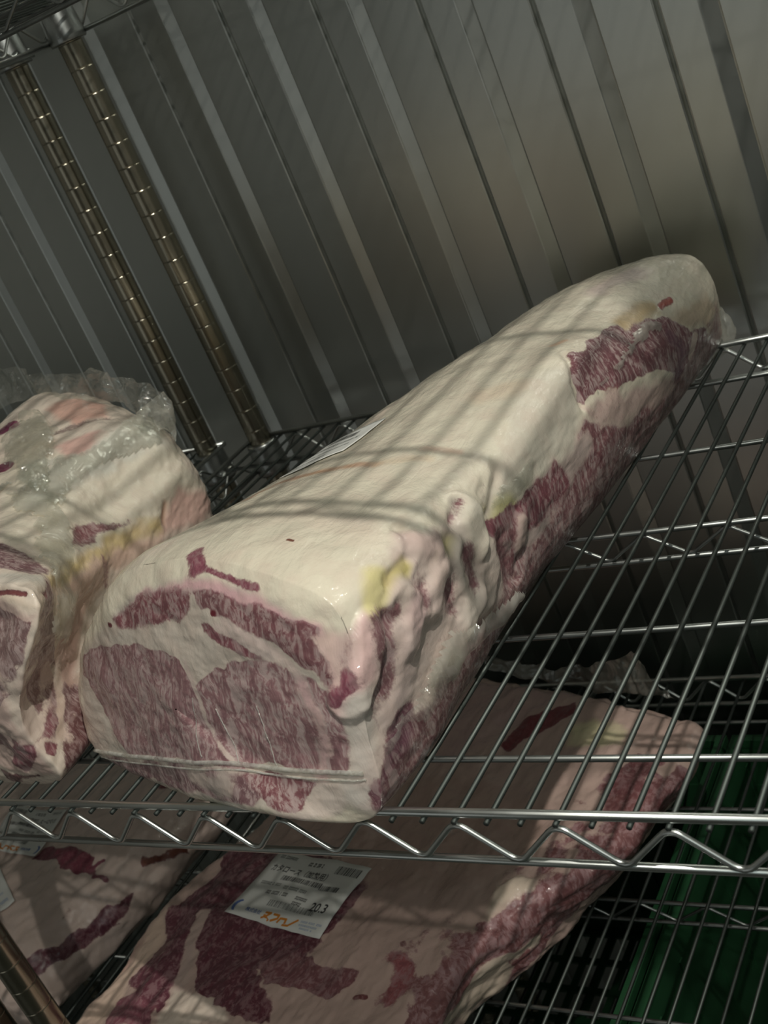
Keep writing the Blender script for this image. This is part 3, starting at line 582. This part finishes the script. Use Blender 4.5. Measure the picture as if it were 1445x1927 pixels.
OPS_SLAB = [
 ('P',[(-1044,117,-369),(-1027,138,-373),(-1005,174,-381),(-991,210,-382),(-981,236,-383),(-972,264,-390),(-972,243,-399),(-981,214,-403),(-992,182,-402),(-1001,157,-396),(-1015,127,-392),(-1033,106,-386),(-1045,106,-376)],4,5,60,{'lean': 1,'lc': (0.13,0.035,0.055),'mb': 0.35}),
 ('P',[(-1134,257,-342),(-1131,284,-343),(-1066,289,-348),(-1036,278,-352),(-1027,257,-354),(-1046,250,-350),(-1071,252,-347),(-1094,264,-344)],3,5,60,{'lean': 1,'lc': (0.22,0.045,0.075),'mb': 0.2}),
 ('L',[(-1024,259,-354),(-1014,250,-358),(-997,253,-364)],5,3,4,{'lean': 1,'lc': (0.24,0.07,0.1),'mb': 0.1}),
 ('L',[(-1026,262,-354),(-1017,276,-356)],3,2,2,{'lean': 1,'lc': (0.24,0.06,0.1),'mb': 0.1}),
 ('P',[(-982,311,-371),(-970,320,-383),(-961,355,-401),(-960,351,-411),(-967,313,-389),(-975,298,-379)],4,4,60,{'lean': 0.95,'lc': (0.2,0.055,0.03),'mb': 0.1}),
 ('L',[(-1017,201,-362),(-1020,189,-363)],4,4,3,{'lean': 0.5,'lc': (0.3,0.18,0.14)}),
 ('L',[(-1027,429,-355),(-999,473,-374)],12,6,6,{'lean': 0.8,'lc': (0.2,0.06,0.06)})]
SURF = {
 'seam':[(-595,62,9),(-526,38,22),(-445,15,37),(-381,2,45),(-344,3,40),(-303,-1,40),(-273,-4,41),(-256,-1,38)],
 'crease1':[(-402,22,89),(-406,17,68),(-405,6,47)],
 'crease2':[(-379,17,82),(-375,12,63),(-368,2,43)],
 'crease3':[(-335,12,87),(-333,7,64),(-332,2,39)],
 'crease4':[(-535,75,118),(-489,61,125),(-447,50,130),(-417,40,129)],
 'side_film':[(-232,128,65),(-234,158,51),(-236,196,40),(-237,228,33),(-241,242,20),(-242,206,19),(-237,153,32),(-236,124,39),(-238,99,33),(-238,75,47),(-238,63,56),(-235,84,64),(-233,103,69)],
 'low_film':[(-245,9,54),(-242,27,54),(-239,53,54),(-235,83,61),(-233,107,64),(-235,128,47),(-238,108,32),(-239,89,31),(-240,59,37),(-242,35,46),(-246,8,40)],
 'band_film':[(-200,560,108),(-194,584,96),(-195,561,95),(-198,515,101),(-202,451,106),(-204,416,103),(-205,413,110),(-203,449,112),(-201,492,111)],
 'ridge_film':[(-223,243,111),(-220,281,109),(-219,299,113),(-221,281,91),(-223,247,97),(-224,215,110)],
 'wrap_top':[(-733,293,197),(-720,302,192),(-712,319,188),(-712,345,184),(-718,382,182),(-733,425,171),(-725,423,166),(-712,418,160),(-702,418,150),(-701,421,141),(-690,388,154),(-696,365,159),(-699,328,165),(-699,291,172),(-697,263,173),(-687,236,166),(-685,211,175),(-712,243,187),(-723,274,192)],
 'wrap_neck':[(-805,294,216),(-812,317,220),(-821,358,224),(-808,368,220),(-775,347,211),(-749,318,204),(-736,291,198),(-716,266,189),(-699,228,180),(-719,228,191),(-773,269,206)],
 'wrap_front':[(-742,269,199),(-711,260,186),(-662,205,153),(-614,139,132),(-632,112,83),(-596,82,126),(-594,106,163),(-676,186,179)],
 'back_top':[(-948,418,282),(-892,418,267),(-873,418,263),(-848,418,253),(-802,418,245),(-775,418,240),(-760,418,242),(-735,418,226),(-725,418,221),(-706,418,211),(-687,418,197),(-680,418,194)],
 'back_low':[(-974,412,242),(-917,412,226),(-896,412,226),(-865,412,223),(-817,412,215),(-790,412,210),(-778,412,207),(-747,412,199),(-737,412,194),(-719,412,183),(-696,412,175),(-687,412,165)],
 'peak_top':[(-767,395,168),(-731,395,179),(-689,395,194),(-657,395,204),(-653,395,192),(-658,395,171)],
 'peak_low':[(-759,385,168),(-728,385,170),(-696,385,169),(-671,385,168),(-665,385,164),(-662,385,151)],
 'tail_top':[(-195,738,60),(-191,738,44),(-184,738,28),(-181,738,16),(-189,738,-4)],
 'tail_low':[(-214,738,34),(-215,738,8),(-217,738,-8),(-219,738,-20),(-214,738,-18)],
 'chk_top':[(-565,600,-297),(-501,600,-315),(-469,600,-321),(-429,600,-320),(-412,600,-314),(-387,600,-315),(-366,600,-303),(-361,600,-314),(-348,600,-337),(-343,600,-359),(-334,600,-376)],
 'chk_low':[(-570,596,-315),(-506,596,-331),(-474,596,-338),(-439,596,-352),(-426,596,-358),(-401,596,-362),(-385,596,-364),(-377,596,-366),(-357,596,-368),(-345,596,-371),(-330,596,-375)],
 'lab_chuck':[(-748,203,-349),(-599,180,-347),(-588,283,-350),(-732,304,-353)],
 'lab_slab':[],
 'lab_slab2':[(-1148,300),(-1140,259)],
 'lab_loin':[(-377,198,169),(-372,211,167),(-356,256,161),(-383,271,157)]}
# ---------------------------------------------------------------- meat objects
M_meat = meat_mat('vacuum_packed_beef', .9, .06, .55)
M_meat_low = meat_mat('vacuum_packed_chuck', .8, .08, .6, (.40, .25, .26), .8)
def run_ops(pt, ops):
    for o in ops:
        k = dict(o[5])
        if o[0] == 'P': iw = pt.w_poly(o[1], o[2], o[3], o[4])
        else: iw = pt.w_line(o[1], o[2], o[3], o[4])
        pt.app(iw, **k)
def thing(name, label, cat, loc, group=None):
    o = bpy.data.objects.new(name, None); C.objects.link(o); o.location = W(*loc); tag(o, label, cat, group); return o
def meat(name, part, gridf, ops, label, mat, flow, relief, base=None, group=None, hook=None):
    G, mf, mb = gridf(); M, N, _ = G.shape
    n = normals(G); c = G.reshape(-1, 3).mean(0)
    if (n*(G-c)).sum() < 0: n = -n
    P = G.reshape(-1, 3)
    pt = Paint(G)
    if base: pt.fat[:] = base
    low = fbm(P, .022, 3, 3)
    pt.fat *= (1+.05*low[:, None])
    run_ops(pt, ops)
    d = relief*fbm(P*np.array([1, .6, 1.3]), .028, 4, 77)+pt.disp*.8
    if hook: d = d+hook(G, mf, mb)
    # keep what rests on the deck flat
    d = d.reshape(M, N); zb = G[:, :, 2]-G[:, :, 2].min(); d = d*smooth01(zb/18)
    G2 = G+n*d[:, :, None]
    org = np.array([P[:, 0].mean(), P[:, 1].mean(), P[:, 2].min()])
    org = np.round(org)
    root = thing(name, label, 'meat', tuple(org), group)
    fl = P*np.array(flow)+pt.wob*4
    o = build_grid(part, G2-org, mat, pt.attrs(fl), root)
    return root, org, G2, n
loin, LO, LG, LNn = meat('beef_loin', 'cut_of_meat', loin_grid, OPS_LOIN, 'long vacuum-packed loin of marbled beef across the middle shelf, cut face to the front', M_meat, (1, 1, .2), 1.8, (.80, .74, .60))
bund, BO, BG, BNn = meat('wrapped_beef_block', 'cut_of_meat', bundle_grid, OPS_BUNDLE, 'short fat-covered beef block in crumpled clear wrap, left of the long loin', M_meat, (1, 1, .2), 3.5, (.78, .68, .58))
chk, CO, CG, CNn = meat('beef_chuck', 'cut_of_meat', chuck_grid, OPS_CHUCK, 'broad slab of dark marbled beef on the lower shelf, white price label on its middle', M_meat_low, (1, .7, .3), 5, (.57, .41, .36))
slb, SO, SG, SNn = meat('beef_slab', 'cut_of_meat', slab_grid, OPS_SLAB, 'glossy packed beef on the lower left shelf, dark red edge beside the front post', M_meat_low, (1, .7, .3), 6, (.72, .58, .52))
# ---------------------------------------------------------------- loose film, seams
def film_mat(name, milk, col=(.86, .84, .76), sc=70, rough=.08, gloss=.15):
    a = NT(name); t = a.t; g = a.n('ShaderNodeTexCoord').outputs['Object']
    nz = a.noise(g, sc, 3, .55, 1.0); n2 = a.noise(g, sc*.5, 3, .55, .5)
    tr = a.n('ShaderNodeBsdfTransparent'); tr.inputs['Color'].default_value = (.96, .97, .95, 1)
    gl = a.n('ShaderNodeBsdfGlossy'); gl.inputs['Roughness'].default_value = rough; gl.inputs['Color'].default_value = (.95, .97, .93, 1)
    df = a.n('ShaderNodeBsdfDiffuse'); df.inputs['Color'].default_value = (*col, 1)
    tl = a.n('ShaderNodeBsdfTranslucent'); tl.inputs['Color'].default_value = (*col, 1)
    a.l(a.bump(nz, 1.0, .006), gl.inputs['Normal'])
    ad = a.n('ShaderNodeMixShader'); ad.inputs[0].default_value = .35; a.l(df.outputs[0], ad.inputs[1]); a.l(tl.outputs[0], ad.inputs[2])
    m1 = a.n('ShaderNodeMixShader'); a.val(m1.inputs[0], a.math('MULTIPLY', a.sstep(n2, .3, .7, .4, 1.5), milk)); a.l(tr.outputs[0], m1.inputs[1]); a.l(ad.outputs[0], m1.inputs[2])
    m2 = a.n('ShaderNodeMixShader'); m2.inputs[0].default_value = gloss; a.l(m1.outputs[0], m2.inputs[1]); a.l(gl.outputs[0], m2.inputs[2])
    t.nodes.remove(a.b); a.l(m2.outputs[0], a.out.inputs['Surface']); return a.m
M_film = film_mat('clear_film', .13); M_milk = film_mat('milky_film', .40, sc=40); M_seam = film_mat('film_seam', .55, (.85, .85, .80), 200)
def film_patch(name, G2, n, root, org, poly, off, amp, sc, mat, stride=2, depth=40, parent=None, wob=4):
    M, N, _ = G2.shape; P = G2.reshape(-1, 3)
    Q3 = np.array(poly, float); c = Q3.mean(0); _, _, vt = np.linalg.svd(Q3-c); e1, e2, nn = vt
    g = G2[::stride, ::stride]; nr = n[::stride, ::stride]; m_, n_, _ = g.shape; q = g.reshape(-1, 3); R = q-c
    wb = np.stack([fbm(q, .06, 3, 8), fbm(q, .06, 3, 31)], 1)*wob
    lo = Q3.min(0)-depth; hi = Q3.max(0)+depth; cand = ((q > lo) & (q < hi)).all(1) & (np.abs(R@nn) < depth)
    d = np.full(len(q), -50.0); d[cand] = polydist(np.stack([R@e1, R@e2], 1)[cand]+wb[cand], np.stack([(Q3-c)@e1, (Q3-c)@e2], 1))
    rid = 1-np.abs(fbm(q*np.array([1, 1, .5]), sc, 3, 60)); h = off*smooth01(.35+d/14)+amp*rid*smooth01(d/8+.4)
    V = q+nr.reshape(-1, 3)*h[:, None]
    f = grid_faces(m_, n_); keep = (d[f] > 0).all(1); f = f[keep]
    used, inv = np.unique(f.ravel(), return_inverse=True)
    return link(name, mesh(name, (V[used]-org)*U, inv.reshape(-1, 4).tolist(), mat), root)
def sheet(name, top, low, root, org, mat, nx=90, ny=24, amp=5, sc=.07, axis=(0, 1, 0), bulge=0, seed=0):
    A = np.array(top, float); B = np.array(low, float); k = len(A)
    t = np.linspace(0, k-1, nx); ft = lambda Q: np.stack([np.interp(t, np.arange(k), Q[:, i]) for i in range(3)], 1)
    a = ft(A); b = ft(B); s = np.linspace(0, 1, ny)[None, :, None]
    g = b[:, None]*(1-s)+a[:, None]*s; q = g.reshape(-1, 3)
    h = amp*(1-2*np.abs(fbm(q*np.array([1, 1, .45]), sc, 3, seed+9)))+bulge*np.sin(math.pi*np.tile(np.linspace(0, 1, ny), nx))
    q = q+np.array(axis)*h[:, None]+np.stack([fbm(q, .1, 2, seed+40)]*3, 1)*1.5
    fs = [(i*ny+j, i*ny+j+1, (i+1)*ny+j+1, (i+1)*ny+j) for i in range(nx-1) for j in range(ny-1)]
    return link(name, mesh(name, (q-org)*U, fs, mat), root)
def strand(name, pts, r, root, org, mat, n, G2, lift=1.0, jit=.8):
    P = np.array(pts, float); k = len(P); t = np.linspace(0, k-1, 60)
    q = np.stack([np.interp(t, np.arange(k), P[:, i]) for i in range(3)], 1)
    V = G2.reshape(-1, 3); nn = n.reshape(-1, 3); out = []
    for p_ in q:
        i = np.argmin(((V-p_)**2).sum(1)); out.append(V[i]+nn[i]*lift)
    out = np.array(out); ker = np.ones(5)/5
    for i in range(3): out[2:-2, i] = np.convolve(out[:, i], ker, 'same')[2:-2]
    out += rng.normal(0, jit*.25, out.shape)
    v, f = tube(list(out-org), r, 8); return link(name, mesh(name, v, f, mat), root)
seam = strand('bag_seam', SURF['seam'], 1.7, loin, LO, M_seam, LNn, LG, .6, .5); tag(seam, 'whitish welded seam of the bag across the cut face')
strand('bag_seam', [(x, y, z-6) for x, y, z in SURF['seam']], .8, loin, LO, M_seam, LNn, LG, .5, .4)
for k in ('crease1', 'crease2', 'crease3'): strand('film_crease', SURF[k], .45, loin, LO, M_seam, LNn, LG, .2, .3)
film_patch('loose_film', LG, LNn, loin, LO, SURF['side_film'], 6, 3, .022, M_milk)
film_patch('loose_film', LG, LNn, loin, LO, SURF['low_film'], 5, 4, .03, M_film)
film_patch('loose_film', LG, LNn, loin, LO, SURF['band_film'], 3, 2, .05, M_milk)
film_patch('loose_film', LG, LNn, loin, LO, SURF['ridge_film'], 3, 3, .05, M_film)
sheet('bag_tail', SURF['tail_top'], SURF['tail_low'], loin, LO, M_milk, 40, 16, 4)
w1 = film_patch('wrap_fold', BG, BNn, bund, BO, SURF['wrap_top'], 3, 4, .025, M_milk, depth=60)
w2 = film_patch('wrap_knot', BG, BNn, bund, BO, SURF['wrap_neck'], 8, 12, .03, M_film, depth=70)
film_patch('wrap_knot', BG, BNn, bund, BO, SURF['wrap_neck'], 3, 8, .045, M_film, depth=70, wob=9)
film_patch('wrap_fold', BG, BNn, bund, BO, SURF['wrap_front'], 3, 5, .03, M_milk, depth=60)
sheet('wrap_edge', SURF['back_top'], SURF['back_low'], bund, BO, M_film, 120, 24, 7, .028)
sheet('wrap_peak', SURF['peak_top'], SURF['peak_low'], bund, BO, M_milk, 70, 20, 3.5, .03, seed=5)
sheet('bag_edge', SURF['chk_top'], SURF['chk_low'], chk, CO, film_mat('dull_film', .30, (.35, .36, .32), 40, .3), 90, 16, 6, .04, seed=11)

# ---------------------------------------------------------------- stickers
def flat(name, col, rough=.5):
    a = NT(name); a.b.inputs['Base Color'].default_value = (*col, 1); a.b.inputs['Roughness'].default_value = rough
    a.b.inputs['Coat Weight'].default_value = .3; return a.m
M_paper = flat('label_paper', (.80, .81, .78)); M_ink = flat('black_ink', (.035, .035, .035)); M_grey = flat('grey_ink', (.22, .23, .22))
M_orange = flat('orange_ink', (.72, .26, .03)); M_blue = flat('blue_ink', (.10, .17, .42)); M_pale = flat('pale_blue_ink', (.36, .45, .62))
class Sticker:
    def __init__(s, corners, G2, n, root, org, w, h, name='price_label', label=None, lift=1.0):
        s.c = [np.array(c, float) for c in corners]; s.w = w; s.h = h; s.org = org; s.root = root
        V = G2.reshape(-1, 3); lo = np.min(s.c, 0)-25; hi = np.max(s.c, 0)+25
        m_ = ((V > lo) & (V < hi)).all(1); V = V[m_]; nn = n.reshape(-1, 3)[m_]
        K = 15; s.K = K; g = np.zeros((K, K, 3)); s.nm = nn.mean(0); s.nm /= np.linalg.norm(s.nm)
        for i in range(K):
            for j in range(K):
                p_ = s.bil(i/(K-1), j/(K-1)); r_ = V-p_; r_ = r_-np.outer(r_@s.nm, s.nm); d_ = (r_**2).sum(1)
                k_ = np.argsort(d_)[:12]; hh = ((V[k_]-p_)@s.nm).mean(); g[i, j] = p_+s.nm*(hh+lift)
        for _ in range(4):
            q = g.copy(); q[1:-1, 1:-1] = (g[1:-1, 1:-1]*2+g[2:, 1:-1]+g[:-2, 1:-1]+g[1:-1, 2:]+g[1:-1, :-2])/6; g = q
        s.g = g
        me = mesh(name, [(p_-org)*U for p_ in g.reshape(-1, 3)], [(i*K+j, (i+1)*K+j, (i+1)*K+j+1, i*K+j+1) for i in range(K-1) for j in range(K-1)], M_paper)
        s.o = link(name, me, root)
        md = s.o.modifiers.new('thickness', 'SOLIDIFY'); md.thickness = .25*U; md.offset = 0
        if label: tag(s.o, label)
    def bil(s, u, v):
        a, b, c, d = s.c; return a*(1-u)*(1-v)+b*u*(1-v)+c*u*v+d*(1-u)*v
    def at(s, x, y, lift=.35):
        K = s.K-1; fx = min(max(x/s.w, 0), 1)*K; fy = min(max(y/s.h, 0), 1)*K; i = min(int(fx), K-1); j = min(int(fy), K-1); a = fx-i; b = fy-j; g = s.g
        return g[i, j]*(1-a)*(1-b)+g[i+1, j]*a*(1-b)+g[i+1, j+1]*a*b+g[i, j+1]*(1-a)*b+s.nm*lift
    def put(s, name, vs, fs, mat):
        return link(name, mesh(name, [(s.at(x, y)-s.org)*U for x, y in vs], fs, mat, False), s.o)
    def bars(s, name, rects, mat, sub=1):
        vs = []; fs = []
        for x, y, w_, h_ in rects:
            k = max(1, int(w_/6)); 
            for q in range(k):
                b = len(vs); x0 = x+w_*q/k; x1 = x+w_*(q+1)/k
                vs += [(x0, y), (x1, y), (x1, y+h_), (x0, y+h_)]; fs.append((b, b+1, b+2, b+3))
        return s.put(name, vs, fs, mat)
    def text(s, name, body, x, y, size, mat, sx=1, bold=.0, shear=0):
        cu = bpy.data.curves.new('t', 'FONT'); cu.body = body; cu.size = size; cu.resolution_u = 3; cu.offset = bold; cu.shear = shear
        o = bpy.data.objects.new('t', cu); C.objects.link(o); dg = bpy.context.evaluated_depsgraph_get()
        me = o.evaluated_get(dg).to_mesh(); vs = [(x+v.co.x*sx, y+v.co.y) for v in me.vertices]; fs = [tuple(p_.vertices) for p_ in me.polygons]
        o.evaluated_get(dg).to_mesh_clear(); bpy.data.objects.remove(o)
        if vs: return s.put(name, vs, fs, mat)
    def poly(s, name, polys, mat):
        vs = []; fs = []
        for p_ in polys:
            b = len(vs); vs += p_; fs.append(tuple(range(b, b+len(p_))))
        return s.put(name, vs, fs, mat)
def strokes(lines, w_):
    out = []
    for L in lines:
        for (x0, y0), (x1, y1) in zip(L[:-1], L[1:]):
            dx, dy = x1-x0, y1-y0; l_ = math.hypot(dx, dy); nx_, ny_ = -dy/l_*w_/2, dx/l_*w_/2; ex, ey = dx/l_*w_*.3, dy/l_*w_*.3
            out.append([(x0-ex+nx_, y0-ey+ny_), (x0-ex-nx_, y0-ey-ny_), (x1+ex-nx_, y1+ey-ny_), (x1+ex+nx_, y1+ey+ny_)])
    return out
def barcode(x, y, w_, h_, seed):
    r = random.Random(seed); out = []; q = x
    while q < x+w_:
        b = r.choice((.5, .5, .9, 1.3)); out.append((q, y, b, h_)); q += b+r.choice((.5, .8, 1.2))
    return out
def fineprint(x, y, w_, h_, seed, gap=.9):
    r = random.Random(seed); out = []; q = x
    while q < x+w_-1:
        l_ = r.uniform(.7, 1.6)
        if r.random() < .86:
            out.append((q, y+r.uniform(0, .3)*h_, l_, h_*r.uniform(.15, .3))); out.append((q, y+h_*.7, l_, h_*.22)); out.append((q+l_*.4, y, .45, h_))
        q += l_+gap*.5
    return out
def price_label(st):
    # label frame 118 x 84
    st.bars('printing', fineprint(8, 74, 22, 4.6, 1), M_grey)
    st.bars('printing', fineprint(44, 72, 22, 5.4, 2), M_ink)
    st.bars('barcode', barcode(84, 68, 29, 10, 3), M_ink)
    st.text('printing', 'カタロース（加熱用）', 8, 58.5, 9.4, M_ink, .82, .10)
    st.bars('barcode', barcode(30, 49, 50, 6, 4)+barcode(80, 47, 22, 6, 5), M_ink)
    st.bars('printing', fineprint(10, 41, 26, 4, 6)+fineprint(42, 39, 28, 4.4, 7), M_grey)
    st.bars('printing', fineprint(24, 31, 30, 4.4, 8)+fineprint(64, 31, 14, 4, 9)+fineprint(64, 25, 10, 4, 10), M_ink)
    st.text('printing', '20.3', 86, 23.5, 13.5, M_ink, .92, .22)
    st.bars('barcode', barcode(38, 18.5, 58, 7, 11), M_grey)
    # blue arc emblem, maker line, orange mark
    arc = [(9+7*math.cos(t), 11+8*math.sin(t)) for t in np.linspace(math.pi*1.35, math.pi*.55, 9)]
    arc2 = [(10.5+5*math.cos(t), 10.5+6.6*math.sin(t)) for t in np.linspace(math.pi*.55, math.pi*1.35, 9)]
    st.poly('emblem', [[arc[i], arc[i+1], arc2[7-i], arc2[8-i]] for i in range(8)], M_blue)
    st.text('printing', '株式会社', 19, 8, 5.2, M_blue, .95, .08)
    st.poly('emblem', strokes([[(44, 11.5), (50, 12), (47, 8.4), (43, 5)], [(44, 8.5), (51, 4.5)], [(54, 11.8), (60, 11.8), (60, 8.6), (54, 5)], [(62, 5.4), (63.5, 9.6), (70, 10), (71, 6)], [(70, 3.6), (76, 4.2), (83, 12)]], 2.3), M_orange)
    st.bars('printing', fineprint(87, 10.5, 26, 2.2, 12)+fineprint(87, 7, 22, 2, 13)+fineprint(90, 3.8, 16, 1.8, 14), M_pale)
st = Sticker(SURF['lab_chuck'], CG, CNn, chk, CO, 118, 84, lift=3, label='white price label printed in black with an orange mark'); price_label(st)
z = lambda x, y: (x, y, -343)
st = Sticker([z(-1128, 263), z(-1245, 268), z(-1262, 358), z(-1142, 352)], SG, SNn, slb, SO, 118, 84, lift=3, label='white price label turned away from the front'); price_label(st)
st = Sticker([z(-1100, 168), z(-1093, 187), z(-1195, 252), z(-1230, 190)], SG, SNn, slb, SO, 118, 84, label='white label with pale blue lines at its corner', lift=4)
st.bars('printing', fineprint(30, 8, 60, 5, 22)+fineprint(28, 22, 60, 3, 23)+fineprint(28, 34, 60, 3, 24)+fineprint(28, 46, 60, 3, 25), M_pale)
st = Sticker([(-421, 236, 160), (-366, 262, 160), (-362, 332, 158), (-420, 318, 150)][:4], LG, LNn, loin, LO, 118, 84, label='small white label with black lines on top of the loin', lift=1.2)
st.bars('printing', fineprint(8, 14, 60, 5, 31)+fineprint(8, 30, 90, 4, 32)+fineprint(8, 46, 90, 6, 33)+barcode(20, 60, 60, 12, 34), M_ink)

# ---------------------------------------------------------------- green crates on the bottom shelf
M_green = plain('green_plastic', (.012, .065, .024), .55)
def crate(x0, x1, y0, y1, z0, h, label):
    r = bpy.data.objects.new('plastic_crate', None); C.objects.link(r); r.location = W(x0, y0, z0)
    tag(r, label, 'crate', 'green crates on the bottom shelf')
    X, Y = x1-x0, y1-y0
    def joined(bs):
        vs = []; fs = []
        for b in bs:
            v, f = box(*b); k = len(vs); vs += v; fs += [tuple(i+k for i in q) for q in f]
        return vs, fs
    for nm, ax in (('front_wall', 0), ('rear_wall', 1)):
        y = 0 if ax == 0 else Y-5
        bs = [(0, y, 0, X, y+5, h*.14), (0, y, h*.62, X, y+5, h*.80)]; n_ = 11
        for i in range(n_+1): bs.append((X/n_*i-4, y-2, 0, X/n_*i+4, y+6, h*.97))
        for i in range(n_): bs.append((X/n_*i, y+1, 0, X/n_*(i+1), y+4, h*.97))
        link(nm, mesh(nm, *joined(bs), M_green, False), r)
    for nm, x in (('side_wall', 0), ('side_wall', X-5)):
        bs = [(x, 5, 0, x+5, Y-5, h*.97)]+[(x-2, 5+(Y-18)/8*i, 0, x+7, 13+(Y-18)/8*i, h*.9) for i in range(9)]
        link(nm, mesh(nm, *joined(bs), M_green, False), r)
    bs = [(4, 4+(Y-20)/12*i, 0, X-4, 14+(Y-20)/12*i, 5) for i in range(13)]+[(4+(X-20)/14*i, 4, 0, 14+(X-20)/14*i, Y-4, 4) for i in range(15)]
    link('base', mesh('base', *joined(bs), M_green, False), r)
    rm = [(-6, -6, h*.97, X+6, 6, h), (-6, Y-6, h*.97, X+6, Y+6, h), (-6, 6, h*.97, 6, Y-6, h), (X-6, 6, h*.97, X+6, Y-6, h)]
    link('rim', mesh('rim', *joined(rm), M_green, False), r)
crate(-820, -345, 45, 705, -892, 372, 'green plastic crate under the broad dark slab, on the bottom shelf')
crate(-325, 150, 45, 705, -892, 372, 'green plastic crate at the lower right, on the bottom shelf')
